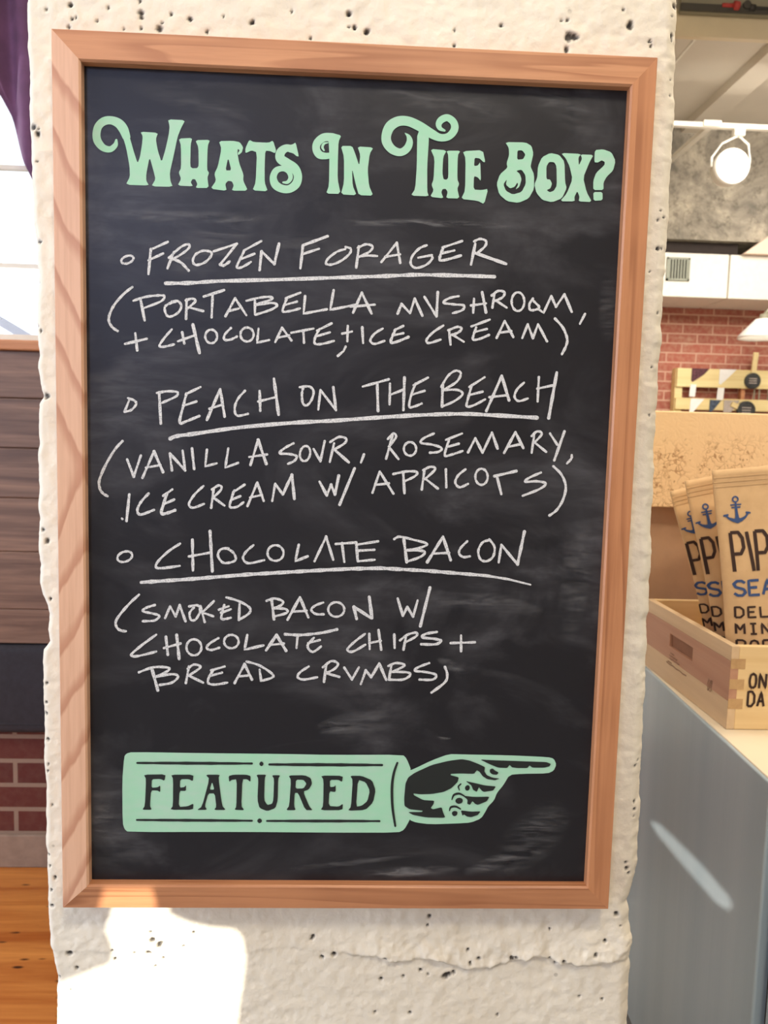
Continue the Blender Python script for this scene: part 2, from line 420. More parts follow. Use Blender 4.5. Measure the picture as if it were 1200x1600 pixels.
# ================================================================== THE ROOM
FACADE_Y = 1.58; FAR_Y = 4.6; BACK_Y = -3.2
fl = MB(); fl.box(-2.6, -0.30, BACK_Y, 0.25, -0.06, 0.0); fl.box(-0.30, 4.3, BACK_Y, FAR_Y + 0.1, -0.06, 0.0)
struct('floor', fl, M['floor_grey'])
struct('floor_boards', MB().box(-2.6, -0.30, 0.25, FACADE_Y + 0.12, -0.06, 0.0), M['floor_wood'])
CEIL = zat(197, 4.2)
struct('ceiling', MB().box(-2.6, 4.3, BACK_Y, 2.91, 3.75, 3.85), M['ceiling'])
struct('ceiling_panel', MB().box(0.45, 4.3, 2.91, FAR_Y + 0.1, CEIL, 3.85), M['ceiling'])
# wall behind the camera, with added holes shaped to throw the sun patches
def sun_back(px, py, y):
    p = at(px, py, y); k = (BACK_Y - p.y) / SUN_DIR.y; q = p + SUN_DIR * k; return (q.x, q.z)
PATCH = [(160,1384),(236,1384),(244,1412),(262,1424),(286,1436),(326,1446),(362,1449),(378,1462),(383,1490),(380,1530),(372,1570),(366,1640),
         (60,1640),(60,1552),(92,1534),(140,1514),(172,1502),(176,1480),(164,1450)]
opening = [sun_back(x, y, FRAME_Y if y < 1420 else 0.0) for x, y in PATCH]
def plate_with_hole(x0, x1, z0, z1, holes, y0, y1):
    rings = [[(x0,z0),(x1,z0),(x1,z1),(x0,z1)]] + holes
    allp = [p for r_ in rings for p in r_]
    tri = tessellate_polygon([[Vector((a,b,0)) for a,b in r_] for r_ in rings])
    n = len(allp); vs = [(a,y0,b) for a,b in allp] + [(a,y1,b) for a,b in allp]
    fs = [tuple(t) for t in tri] + [tuple(i+n for i in t)[::-1] for t in tri]; o = 0
    for r_ in rings:
        h = len(r_); fs += [(o+i, o+(i+1)%h, o+(i+1)%h+n, o+i+n) for i in range(h)]; o += h
    return MB().add(vs, fs)
CT = 0.90                                   # height of the cooler's top
cc = atz(1203, 1220, CT); cd = atz(1015, 1047, CT)
def sun_back_side(px, py):                  # the same for a point on the cooler's flank
    d = Vector(ray(px, py)); n = Vector((cd.y - cc.y, -(cd.x - cc.x), 0)); e = Vector(EYE)
    p = e + d*(n.dot(cc - e)/n.dot(d)); q = p + SUN_DIR*((BACK_Y - p.y)/SUN_DIR.y); return (q.x, q.z)
streak_slot = [sun_back_side(*p) for p in ((1014,1280),(1030,1286),(1094,1348),(1140,1402),(1144,1416),(1136,1422),(1118,1410),(1066,1350),(1024,1300))]  # added hole; its sunbeam imitates a streak reflected in the steel
struct('wall_back', plate_with_hole(-2.6, 4.3, 0, 3.85, [opening, streak_slot], BACK_Y - 0.006, BACK_Y), M['wall'])
# left wall with a large window opening (side daylight)
wl = MB(); X0 = -2.6; X1 = -2.48
wl.box(X0, X1, BACK_Y, -1.7, 0, 3.8); wl.box(X0, X1, 0.0, FACADE_Y + 0.12, 0, 3.8); wl.box(X0, X1, -1.7, 0.0, 0, 0.75); wl.box(X0, X1, -1.7, 0.0, 2.75, 3.8)
struct('wall_left', wl, M['wall'])
w2 = MB(); 
for y in (-1.7, -0.87, -0.05): w2.box(X0 + 0.03, X0 + 0.08, y, y + 0.05, 0.75, 2.75)
for z in (0.75, 2.70): w2.box(X0 + 0.03, X0 + 0.08, -1.7, 0.0, z, z + 0.05)
struct('window_2', w2, M['white_paint'])
MB().box(X0 + 0.052, X0 + 0.056, -1.7, 0.0, 0.78, 2.72).build('pane', M['glass'], bpy.data.objects['window_2'])
# booth facade: brick knee wall with window above
RAIL_TOP = zat(530, FACADE_Y, 20)
WX0, WX1 = -2.48, -0.25
BRICK_TOP = zat(1147, FACADE_Y - 0.075, 30)
fw = MB(); fw.box(-2.48, 0.55, FACADE_Y, FACADE_Y + 0.12, 0.108, BRICK_TOP)
struct('wall_front', fw, M['brick_l'])
fu = MB(); fu.box(-2.48, 0.55, FACADE_Y + 0.02, FACADE_Y + 0.12, BRICK_TOP, RAIL_TOP - 0.03); fu.box(-0.2, 0.55, FACADE_Y, FACADE_Y + 0.12, RAIL_TOP - 0.03, 3.8); fu.box(-2.48, -0.2, FACADE_Y, FACADE_Y + 0.12, 3.35, 3.8)
struct('wall_front_upper', fu, M['wall'])
struct('baseboard_front', MB().box(-2.48, 0.55, FACADE_Y - 0.012, FACADE_Y + 0.12, 0, 0.108), M['base_concrete'], bevel=0.004)
wf = MB()
zb = RAIL_TOP
for x in (-2.48, -1.62, -0.26): wf.box(x, x + 0.05, FACADE_Y + 0.05, FACADE_Y + 0.10, zb, 3.35)
for z in (zb - 0.03, 3.30): wf.box(-2.48, -0.2, FACADE_Y + 0.05, FACADE_Y + 0.10, z, z + 0.05)
win1 = struct('window_1', wf, M['white_paint'])
for z in (zat(262, FACADE_Y + .07, 20), zat(415, FACADE_Y + .07, 20)):
    tag(MB().box(-1.57, -0.26, FACADE_Y + 0.065, FACADE_Y + 0.085, z - 0.006, z + 0.006).build('glazing_bar', M['white_paint'], win1), kind='structure')
MB().box(-2.46, -0.24, FACADE_Y + 0.072, FACADE_Y + 0.077, zb, 3.32).build('pane', M['glass'], win1)
struct('pavement', MB().box(-8, 2, FACADE_Y + 0.12, 9, -0.2, -0.02), M['pavement'])
struct('wall_side', MB().box(0.45, 0.55, FACADE_Y + 0.12, FAR_Y, 0, 3.8), M['wall'])
struct('wall_far', MB().box(0.45, 4.3, FAR_Y, FAR_Y + 0.1, 0, 3.8), M['brick_f'])
struct('wall_right', MB().box(4.2, 4.3, BACK_Y, FAR_Y, 0, 3.85), M['wall'])

# ------------------------------------------------------------------ the concrete column
def vnoise(x, y, seed):
    xi = np.floor(x).astype(int); yi = np.floor(y).astype(int); fx = x - xi; fy = y - yi
    fx = fx*fx*(3-2*fx); fy = fy*fy*(3-2*fy)
    def h(a, b):
        n = np.sin(a*127.1 + b*311.7 + seed*74.7) * 43758.5453; return n - np.floor(n)
    return (h(xi,yi)*(1-fx)+h(xi+1,yi)*fx)*(1-fy) + (h(xi,yi+1)*(1-fx)+h(xi+1,yi+1)*fx)*fy - 0.5
def fbm(x, y, seed, octs=4):
    r = 0; a = 1.0
    for o in range(octs):
        r = r + a*vnoise(x*2**o, y*2**o, seed+o); a *= 0.5
    return r
LEFT = [(40,-60),(40,0),(42,100),(44,200),(47,260),(50,330),(54,380),(57,430),(55,500),(56,530),(60,556),(57,575),(60,600),(66,620),(58,632),(57,680),(58,700),(58,850),
        (60,910),(63,930),(72,948),(75,960),(72,985),(75,1003),(66,1016),(65,1060),(66,1150),(68,1200),(70,1250),(69,1310),(72,1380),(75,1440),(77,1480),(88,1530),(87,1570),(86,1600),(87,1680)]
RIGHT = [(1064,-60),(1062,0),(1061,60),(1060,130),(1055,240),(1050,340),(1045,400),(1041,480),(1038,530),(1034,590),(1031,640),(1028,690),(1026,760),(1023,850),(1021,900),(1016,980),
         (1014,1060),(1010,1120),(1006,1200),(1004,1260),(1001,1310),(998,1370),(990,1395),(984,1412),(987,1432),(989,1470),(988,1520),(986,1560),(985,1600),(983,1680)]
def edge(lst):
    P = [at(x, y, 0.0) for x, y in lst]; z = np.array([p.z for p in P])[::-1]; x = np.array([p.x for p in P])[::-1]
    return lambda q: np.interp(q, z, x)
eL, eR = edge(LEFT), edge(RIGHT)
DEPTH = 0.42
def build_column():
    ztop = at(500, -40, 0).z; zbot = at(500, 1650, 0).z
    st = 0.0016
    zs = np.concatenate([[0.0, zbot*0.5], np.arange(zbot, ztop, st), [ztop + 0.3, 3.75]])
    nz = len(zs)
    nx = 440; side = 14
    xl = eL(zs) ; xr = eR(zs)
    jl = fbm(zs*60, zs*0 + 3.3, 5, 4) * 0.0022; jr = fbm(zs*70, zs*0 + 8.1, 9, 4) * 0.0022
    xl = xl + jl; xr = xr + jr
    u = np.linspace(0, 1, nx)
    X = xl[:, None]*(1-u) + xr[:, None]*u
    Z = np.repeat(zs[:, None], nx, 1)
    rel = 0.0009*fbm(X*14, Z*14, 1, 4) + 0.0008*fbm(X*100, Z*100, 21, 3)
    # rounded / chamfered arrises
    dl = (X - xl[:, None]); dr = (xr[:, None] - X)
    rl, rr = 0.006, 0.015
    Y = np.zeros_like(X)
    Y += np.where(dl < rl, (rl - dl)**2/rl*0.9, 0) + np.where(dr < rr, (rr - dr)**2/rr*0.7 , 0)
    # rough shelf line under the board
    path = [at(500 + x/2.308, 1360 + y/2.308, 0) for x, y in ((-330,290),(-120,275),(20,290),(80,290),(150,305),(210,300),(270,322),(400,310),(440,322),(520,350),(620,340),(690,318),(790,300),(850,325),(900,325),(960,332),(1040,320),(1100,318))]
    pz = np.interp(X, [p.x for p in path], [p.z for p in path])
    dz = Z - pz - 0.003*fbm(X*120, Z*0, 31, 3)
    mask = np.clip((X - at(520,1480,0).x)/0.05, 0.15, 1)
    shelf = np.exp(-np.clip(-dz,0,None)**2/(2*0.0016**2)) * np.exp(-np.clip(dz,0,None)/0.030)
    ground = 0.5 + fbm(X*45, Z*45, 41, 4)
    Y -= mask * 0.0050 * np.clip(shelf*(dz > -0.008), 0, 1) * np.clip(0.25 + 1.5*ground, 0, 1.8)
    Y += mask * 0.0045 * np.exp(-(dz + 0.001)**2/(2*0.0013**2)) * np.clip(fbm(X*30, Z*10, 51, 2) + 0.35, 0, 1)
    Y -= rel*1.6
    dirt = np.zeros_like(X)
    dirt += np.clip(mask * 0.55*np.exp(-(dz + 0.001)**2/(2*0.0012**2)) * np.clip(fbm(X*60, Z*20, 61, 2)*2, 0, 1), 0, 1)
    pits = []
    def zone(ox, oy, s, pts):
        for x, y, r in pts: pits.append((ox + x/s, oy + y/s, r/s))
    zone(60, 0, 2.4, [(120,18,6),(380,3,5),(385,48,8),(385,65,5),(385,105,6),(453,107,9),(497,52,5),(568,70,7),(632,117,5),(125,70,5),(140,65,4),(113,100,5),(220,78,4),(463,85,4),(262,28,5),(320,108,3),(800,85,7),(805,78,4),(693,60,3),(1163,50,7),(1185,100,5),(1165,100,4),(1020,142,5),(950,40,3)])
    zone(540, 0, 2.222, [(12,47,7),(32,95,5),(75,108,6),(68,111,5),(378,105,4),(377,157,4),(540,88,5),(776,127,11),(792,128,9),(804,130,5),(767,173,8),(990,82,8),(987,90,8),(965,33,4),(750,70,4),(770,70,3),(1058,143,4),(1063,158,4),(1137,115,5),(1137,125,4),(1150,12,6)])
    zone(0, 0, 2.857, [(148,568,10),(168,597,10),(172,575,5),(165,720,5),(175,1078,6),(165,1262,6),(163,1455,6),(183,1478,5),(315,20,6),(205,40,5)])
    zone(0, 500, 2.857, [(207,340,10),(190,935,7),(210,985,9),(225,1245,5)])
    zone(0, 1040, 2.857, [(208,80,6),(205,165,4),(203,215,7),(212,330,7),(215,440,4),(213,470,4),(235,622,4),(213,848,5),(223,895,6),(245,945,7),(228,1002,7),(232,1072,6),(310,1283,10),(343,1347,8),(262,1392,6),(315,1447,5)])
    zone(60, 1360, 2.4, [(428,260,9),(455,278,9),(462,270,6),(415,305,8),(420,232,5),(545,283,5),(583,232,5),(468,328,5),(440,358,5),(360,308,4),(288,330,4),(278,298,3),(1030,248,7),(1025,258,6),(1108,315,7),(1063,325,6)])
    zone(500, 1360, 2.308, [(395,165,6),(388,197,4),(828,210,4),(1027,253,6),(990,297,6),(1068,155,8),(690,312,9),(705,308,6),(570,310,6),(540,325,5),(825,310,5),(875,318,6),(452,382,10),(463,376,9),(482,368,6),(300,382,5),(220,392,5),(362,360,5),(390,375,4),(50,302,8),(8,315,5),(233,310,5),(532,282,5),(850,330,5),(935,455,4),(1018,465,4),(198,512,4),(325,515,5),(640,520,4)])
    zone(940, 1100, 3.2, [(170,310,5),(185,285,4),(165,490,6),(165,525,6),(160,560,4),(120,790,6),(135,845,7),(125,820,8),(75,1050,8),(15,1182,6),(95,1110,5)])
    zone(1000, 0, 4, [(230,15,9),(205,95,6),(207,215,7),(207,240,6),(63,255,5),(70,285,5),(200,488,5),(195,590,4),(155,1355,6),(112,1375,6),(115,1555,10),(140,1550,6),(130,1315,5)])
    zone(1000, 370, 4.57, [(135,540,5),(85,930,7),(70,250,5),(125,82,9),(70,1275,5)])
    for px, py, r in pits:
        p = at(px, py, 0.0); rm = max(0.0011, r*0.00070*1.05)
        i0 = np.searchsorted(zs, p.z - 4*rm); i1 = np.searchsorted(zs, p.z + 4*rm)
        sx, sz = RNG.uniform(0.8, 1.3), RNG.uniform(0.8, 1.2)
        d = np.sqrt(((X[i0:i1]-p.x)*sx)**2 + ((Z[i0:i1]-p.z)*sz)**2)/rm + 0.5*fbm(X[i0:i1]*500, Z[i0:i1]*500, px, 2)
        k = np.clip(1.5 - d, 0, 1)
        Y[i0:i1] += 0.0030*k; dirt[i0:i1] = np.maximum(dirt[i0:i1], np.clip(k*1.3, 0, 0.95))
    # coarse end rows keep the outline of the last fine row
    t = np.linspace(0, 1, side + 1)[1:]
    yl = Y[:, :1] + (DEPTH - Y[:, :1])*t; yr = Y[:, -1:] + (DEPTH - Y[:, -1:])*t
    SL = np.repeat(xl[:, None], side, 1) + 0.0015*fbm(yl*40, np.repeat(zs[:,None], side, 1)*40, 71, 3)
    SR = np.repeat(xr[:, None], side, 1) + 0.0015*fbm(yr*40, np.repeat(zs[:,None], side, 1)*40, 81, 3)
    AX = np.concatenate([SL[:, ::-1], X, SR], 1); AY = np.concatenate([yl[:, ::-1], Y, yr], 1); AZ = np.repeat(zs[:, None], AX.shape[1], 1)
    AD = np.concatenate([np.zeros_like(SL), dirt, np.zeros_like(SR)], 1)
    nr, nc = AX.shape
    co = np.stack([AX, AY, AZ], 2).reshape(-1, 3)
    idx = np.arange(nr*nc).reshape(nr, nc)
    a, b, c, d = idx[:-1,:], np.roll(idx, -1, 1)[:-1,:], np.roll(idx, -1, 1)[1:,:], idx[1:,:]
    fs = np.stack([a, b, c, d], 2).reshape(-1, 4)
    me = bpy.data.meshes.new('concrete_column')
    me.vertices.add(len(co)); me.vertices.foreach_set('co', co.ravel())
    me.loops.add(len(fs)*4); me.loops.foreach_set('vertex_index', fs.ravel())
    me.polygons.add(len(fs)); me.polygons.foreach_set('loop_start', np.arange(len(fs))*4)
    me.update(); me.validate()
    me.polygons.foreach_set('use_smooth', [True]*len(me.polygons))
    at_ = me.attributes.new('dirt', 'FLOAT', 'POINT'); at_.data.foreach_set('value', AD.ravel().astype(np.float32))
    me.materials.append(M['plaster'])
    o = bpy.data.objects.new('concrete_column', me); COL.objects.link(o); o['kind'] = 'structure'
build_column()

# ------------------------------------------------------------------ overhead and far things of the right-hand room
BY = 4.2
z_void, z_f1, z_f0 = zat(376, BY), zat(397, BY), zat(466, BY)
struct('concrete_beam', MB().box(0.55, 4.2, BY, FAR_Y, z_void, CEIL), M['beam'])
struct('dark_gap_fill', MB().box(0.55, xat(1160, BY, 386), BY + 0.06, FAR_Y, z_f1, z_void), M['dark_void'])  # solid dark block; the shade of the gap is put into its colour
pd = MB(); xa = xat(1158, BY, 390)
pd.prism([(xa, z_f1), (xa + 0.9, z_f1), (xa + 0.9, z_void + 0.28), (xa + 0.25, z_void + 0.10)], BY - 0.05, BY - 0.002)
struct('trim_1', pd, M['pink_duct'])
xs = xat(1139, BY, 430)
struct('bulkhead', MB().box(0.55, xs - 0.004, BY, FAR_Y, z_f0, z_f1), M['white_paint'], bevel=0.006)
struct('bulkhead_panel', MB().box(xs + 0.004, 4.2, BY, FAR_Y, z_f0, z_f1), M['white_paint'], bevel=0.006)
gx0, gx1 = xat(1041, BY, 420), xat(1077, BY, 420); gz0, gz1 = zat(441, BY), zat(405, BY)
vg = thing('vent_grille', 'small grey-green slatted vent grille in the white bulkhead beside the column', 'vent', ((gx0+gx1)/2, BY, gz0))
cxg = (gx0+gx1)/2; hw = (gx1-gx0)/2; hh = gz1-gz0
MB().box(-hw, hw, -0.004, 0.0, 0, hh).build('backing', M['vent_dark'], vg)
fr = MB()
for a in (-hw, hw-0.012): fr.box(a, a+0.012, -0.012, -0.004, 0, hh)
for a in (0, hh-0.012): fr.box(-hw, hw, -0.012, -0.004, a, a+0.012)
fr.build('grille_frame', M['vent'], vg)
for k in range(7):
    x = -hw + 0.018 + k*(2*hw-0.036)/6
    MB().box(x-0.0045, x+0.0045, -0.011, -0.004, 0.012, hh-0.012).build('slat', M['vent'], vg)

# dropped ceiling edge and service tray
FY = 2.9
struct('trim_2', MB().box(0.45, 4.2, FY - 0.02, FY + 0.01, zat(62, FY), zat(21, FY)), M['cream_paint'])
struct('ceiling_ridge', MB().box(xat(1135, 3.6, 140), xat(1135, 3.6, 140) + 0.14, FY + 0.06, BY, CEIL - 0.05, CEIL), M['ceiling'])
sx = xat(1080, 3.2, 90)
struct('trim_3', MB().box(sx - 0.006, sx + 0.006, FY + 0.06, BY, CEIL - 0.004, CEIL), M['white_paint'])
TY = 2.845
tx0 = xat(1064, TY, 10); tz0 = zat(20, TY)
tr = thing('cable_tray', 'grey metal cable tray hung under the high ceiling above the cream edge', 'cable tray', (tx0, TY, tz0))
MB().box(0, 2.0, 0, 0.03, 0, 0.24).build('tray_body', M['grey_metal'], tr, bevel=0.003)
MB().box(-0.004, 2.004, -0.012, 0.0, -0.0, 0.030).build('bottom_flange', M['void_slate'], tr)
def rod(x0, x1, z, r, mat, name, flip):
    a = xat(x0, TY - 0.02, 6) - tx0; b = xat(x1, TY - 0.02, 6) - tx0; zz = zat(z, TY - 0.02) - tz0
    mbr = MB().tube([(a, -0.012, zz), (b, -0.012, zz)], r, 10)
    e = b if flip else a
    mbr.tube([(e - 0.012, -0.012, zz), (e + 0.012, -0.012, zz)], r*2.1, 12)
    mbr.build(name, mat, tr, smooth=True)
rod(1130, 1152, 6, 0.009, M['red'], 'red_valve', True)
rod(1177, 1215, 8, 0.007, M['black'], 'black_conduit', False)
MB().lathe([(0.0, -0.02), (0.018, -0.02), (0.018, 0.0)], (xat(1165, TY, 8) - tx0, 0, zat(8, TY) - tz0), 14, 'y').build('bracket', M['void_slate'], tr)
for hx in (0.2, 1.7): MB().tube([(hx, 0.015, 0.23), (hx, 0.015, 3.75 - tz0)], 0.008, 8).build('hanger', M['void_slate'], tr)

# track lighting
KZ = 3.154; KY = 3.63
tk = thing('track_light', 'white ceiling lighting track with one lit round spotlight by the mottled concrete', 'track light', (2.0, KY, CEIL))
dz = KZ - CEIL
kx0 = xat(1040, KY, 202) - 2.0
MB().box(kx0, 2.0, -0.018, 0.018, dz - 0.012, dz + 0.014).build('track_rail', M['white_paint'], tk, bevel=0.003)
p0 = at(1110, 198, KY); p1x = p0.x - 2.0
MB().box(p1x - 0.018, p1x + 0.018, 0.018, 0.62, dz - 0.012, dz + 0.014).build('branch_rail', M['white_paint'], tk, bevel=0.003)
MB().box(p1x - 0.05, p1x + 0.05, -0.03, 0.03, dz - 0.010, dz + 0.022).build('junction', M['white_paint'], tk, bevel=0.004)
for hx in (kx0 + 0.02, 1.2): MB().tube([(hx, 0, dz + 0.01), (hx, 0, 0)], 0.006, 8).build('hanger', M['white_paint'], tk)
hp = at(1154, 208, KY); lc = at(1141, 262, KY)
hxl = hp.x - 2.0
MB().box(hxl - 0.03, hxl + 0.03, -0.022, 0.022, dz - 0.05, dz - 0.010).build('adapter', M['white_paint'], tk, bevel=0.004)
lx, lz = lc.x - 2.0, lc.z - CEIL
yk = MB()
for s in (-1, 1):
    yk.tube([(hxl, 0, dz - 0.045), (lx + s*0.075 + 0.02, 0, dz - 0.09), (lx + s*0.108, 0, lz + 0.05), (lx + s*0.106, 0, lz)], 0.006, 10)
yk.build('yoke', M['white_paint'], tk, smooth=True)
hd = MB().lathe([(0.0, 0.10), (0.06, 0.095), (0.088, 0.06), (0.097, 0.0), (0.097, -0.03), (0.09, -0.032)], (lx, 0, lz), 28, 'y')
hd.build('lamp_housing', M['white_paint'], tk, smooth=True)
MB().lathe([(0.0, -0.075), (0.035, -0.070), (0.066, -0.056), (0.086, -0.038), (0.092, -0.028)], (lx, 0, lz), 28, 'y').build('lens', M['bulb'], tk, smooth=True)

# pendant lamp on a bent arm
PY = 4.05
pz0, pz1 = zat(529, PY, 1190), zat(498, PY, 1190); pxc = xat(1193, PY, 510)
pr = xat(1228, PY, 530) - pxc
pl = thing('pendant_lamp', 'white cone shaped pendant lamp in front of the red brick wall', 'lamp', (pxc, PY, pz0))
h = pz1 - pz0
MB().lathe([(0.028, h), (0.05, h*0.98), (pr*0.97, 0.018), (pr, 0.0), (pr - 0.006, 0.0), (pr*0.92, 0.016), (0.04, h*0.9)], (0,0,0), 36).build('lamp_shade', M['shade_white'], pl, smooth=True)
MB().lathe([(0.0, h + 0.03), (0.026, h + 0.028), (0.028, h - 0.01), (0.0, h - 0.01)], (0,0,0), 16).build('cap', M['grey_metal'], pl, smooth=True)
MB().tube([(0, 0, h + 0.02), (0.02, 0, h + 0.05), (0.07, 0, h + 0.075), (0.14, 0, h + 0.085), (0.17, 0.02, h + 0.12), (0.175, 0.10, h + 0.16), (0.175, 0.22, z_f0 - pz0)], 0.012, 10).build('arm', M['grey_metal'], pl, smooth=True)
MB().lathe([(0.0, h*0.25), (0.03, h*0.35), (0.035, h*0.5), (0.02, h*0.7), (0.0, h*0.7)], (0,0,0), 16).build('bulb', M['bulb'], pl, smooth=True)

# slatted rack with cards and paddles on the brick wall
RY = FAR_Y - 0.05
def RX(px): return xat(px, RY, 610)
def RZ(py): return zat(py, RY, 1110)
rx0 = RX(1054); rk_z = RZ(655)
rk = thing('slatted_rack', 'cream wooden slatted rack fixed to the red brick wall', 'rack', (rx0, RY, rk_z))
rw = RX(1250) - rx0
def rbox(p0, p1, q0, q1, y0, y1, name, mat=M['pallet']):
    return MB().box(RX(p0) - rx0, RX(p1) - rx0, y0, y1, RZ(q1) - rk_z, RZ(q0) - rk_z).build(name, mat, rk, bevel=0.002)
rbox(1053, 1065, 577, 655, -0.012, 0.05, 'end_post')
rbox(1054, 1250, 577, 606, -0.03, -0.012, 'slat')
rbox(1054, 1250, 623, 641, -0.03, -0.012, 'slat')
rbox(1054, 1250, 647, 655, -0.03, -0.012, 'slat')
rbox(1157, 1163, 577, 655, -0.012, 0.03, 'batten', M['rail_wood'])
for k, px in enumerate((1175, 1183, 1197)): rbox(px, px + 2, 604, 626, -0.026, -0.020, 'wire', M['grey_metal'])
FRY = RY - 0.0305
def card(name, poly, mat, label, cat, group=None):
    P = [(RX(x), RZ(y)) for x, y in poly]
    return tag(MB().prism(P, FRY - 0.006, FRY).build(name, mat), label, cat, group)
card('greeting_card', [(1076,577),(1103,577),(1095,586),(1084,594),(1078,598),(1076,596)], M['card_plum'], 'dark plum card propped on the upper slat of the cream rack', 'card')
card('greeting_card', [(1119,577),(1145,577),(1133,590),(1122,601),(1119,600)], M['card_white'], 'white pointed card on the upper slat of the cream rack', 'card')
card('paper_tag', [(1075,602),(1084,602),(1083,621),(1074,621)], M['card_white'], 'narrow white tag bridging the slats under the plum card', 'tag')
card('paper_tag', [(1118,606),(1128,606),(1127,625),(1117,625)], M['card_white'], 'narrow white tag bridging the slats under the white pointed card', 'tag')
card('greeting_card', [(1077,624),(1098,624),(1090,634),(1082,645),(1076,645)], M['card_white'], 'white pointed card on the lower slat of the cream rack', 'card')
card('greeting_card', [(1107,625),(1124,626),(1116,637),(1110,644),(1107,644)], M['card_blue'], 'slate blue card on the lower slat of the cream rack', 'card')
card('greeting_card', [(1129,625),(1153,625),(1148,634),(1140,644),(1129,644)], M['card_grey'], 'pale grey card on the lower slat beside the round paddle', 'card')
def paddle(cx, cy, r, ang, label, hl):
    c = Vector((RX(cx), FRY - 0.010, RZ(cy)))
    t = thing('paddle', label, 'paddle', c)
    rr = RX(cx + r) - RX(cx)
    MB().lathe([(0.0, -0.009), (rr*0.80, -0.009), (rr*0.86, -0.012), (rr, -0.010), (rr, 0.009), (0.0, 0.009)], (0,0,0), 32, 'y').build('paddle_face', M['paddle_black'], t)
    d = Vector((math.sin(ang), 0, math.cos(ang)))
    MB().bar(d*rr*0.9, d*(rr + hl), 0.036, 0.014, up=(0,1,0)).build('handle', M['handle_wood'], t, bevel=0.004)
    for k in range(3): MB().box(-rr*0.5, rr*0.5, -0.0100, -0.0088, rr*(0.28-0.28*k)-0.003, rr*(0.28-0.28*k)+0.003).build('chalk_line', M['card_grey'], t)
paddle(1170, 594, 12, 0.06, 'round black paddle hung by a pale upright handle on the upper slat', 0.14)
paddle(1163, 640, 14, 1.95+PI, 'round black paddle lying on the lower slat of the cream rack', 0.05)

# ------------------------------------------------------------------ cooler, crate, bags, backboard
cyaw = math.atan2(-(cd.x - cc.x), cd.y - cc.y)
ck = thing('display_cooler', 'stainless steel cooler cabinet with a cream top standing behind the column', 'cooler', (cc.x, cc.y, 0), cyaw)
CL, CWID = 0.80, 0.95
MB().box(0.0, CWID, 0.0, CL, 0.08, CT - 0.003).build('body', M['steel'], ck, bevel=0.004, seg=3)
MB().box(0.004, CWID - 0.004, 0.004, CL - 0.004, CT - 0.010, CT).build('worktop', M['cooler_top'], ck, bevel=0.002)
MB().box(0.02, CWID - 0.02, -0.012, 0.002, 0.12, CT - 0.10).build('gasket', M['gasket'], ck)
dr = MB().box(0.012, CWID - 0.012, -0.055, -0.012, 0.11, CT - 0.09).build('door', M['steel'], ck, bevel=0.008)
MB().tube([(CWID - 0.09, -0.055, 0.35), (CWID - 0.09, -0.09, 0.37), (CWID - 0.09, -0.09, 0.68), (CWID - 0.09, -0.055, 0.70)], 0.010, 10).build('door_handle', M['steel'], dr, smooth=True)
for x in (0.06, CWID - 0.06):
    for y in (0.06, CL - 0.06): MB().tube([(x, y, 0.0), (x, y, 0.09)], 0.022, 12).build('foot', M['gasket'], ck, smooth=True)

def ribbon(pts, w, cap=True):
    P = [Vector((p[0], p[1])) for p in pts]; n = len(P)
    ws = w if isinstance(w, (list, tuple)) else [w]*n
    L, R = [], []
    for i in range(n):
        a, b = P[max(i-1,0)], P[min(i+1,n-1)]; d = (b-a)
        d = d.normalized() if d.length > 1e-9 else Vector((1,0))
        nn = Vector((-d.y, d.x)) * ws[i]/2
        L.append(P[i]+nn); R.append(P[i]-nn)
    vs = L + R; fs = [(i, i+1, n+i+1, n+i) for i in range(n-1)]
    if cap:
        for e, sgn in ((0, -1), (n-1, 1)):
            a, b = P[max(e-1,0)], P[min(e+1,n-1)]; d = (b-a).normalized()*sgn; nn = Vector((-d.y, d.x))
            base = len(vs); r = ws[e]/2
            arc = [P[e] + r*(math.cos(t)*nn + math.sin(t)*d) for t in [PI*k/6 for k in range(7)]]
            vs += arc; fs.append(tuple(base+k for k in range(7)))
    return vs, fs
def spline(pts, sub=6):
    if len(pts) < 3: return [tuple(p) for p in pts]
    k = len(pts[0]); P = [tuple(p) for p in pts]; P = [P[0]] + P + [P[-1]]; out = []
    for i in range(1, len(P)-2):
        for s in range(sub):
            t = s/sub; q = []
            for c in range(k):
                a,b,cc_,d = P[i-1][c],P[i][c],P[i+1][c],P[i+2][c]
                q.append(0.5*((2*b)+(-a+cc_)*t+(2*a-5*b+4*cc_-d)*t*t+(-a+3*b-3*cc_+d)*t**3))
            out.append(tuple(q))
    out.append(P[-2]); return out

FONT = {'P': [[(0,0),(0,1)],[(0,1),(.7,1),(1,.85),(1,.6),(.7,.45),(0,.45)]], 'I': [[(.5,0),(.5,1)]],
 'S': [[(1,.85),(.7,1),(.3,1),(0,.8),(.15,.58),(.85,.42),(1,.2),(.7,0),(.3,0),(0,.15)]],
 'E': [[(1,1),(0,1),(0,0),(1,0)],[(0,.52),(.8,.52)]], 'A': [[(0,0),(.5,1),(1,0)],[(.2,.35),(.8,.35)]],
 'D': [[(0,0),(0,1),(.6,1),(1,.75),(1,.25),(.6,0),(0,0)]], 'L': [[(0,1),(0,0),(1,0)]],
 'M': [[(0,0),(0,1),(.5,.4),(1,1),(1,0)]], 'N': [[(0,0),(0,1),(1,0),(1,1)]],
 'O': [[(.5,0),(.12,.12),(0,.4),(0,.6),(.12,.88),(.5,1),(.88,.88),(1,.6),(1,.4),(.88,.12),(.5,0)]]}
FONT['i'] = [[(.5,0),(.5,1)],[(.1,1),(.9,1)],[(.1,0),(.9,0)]]
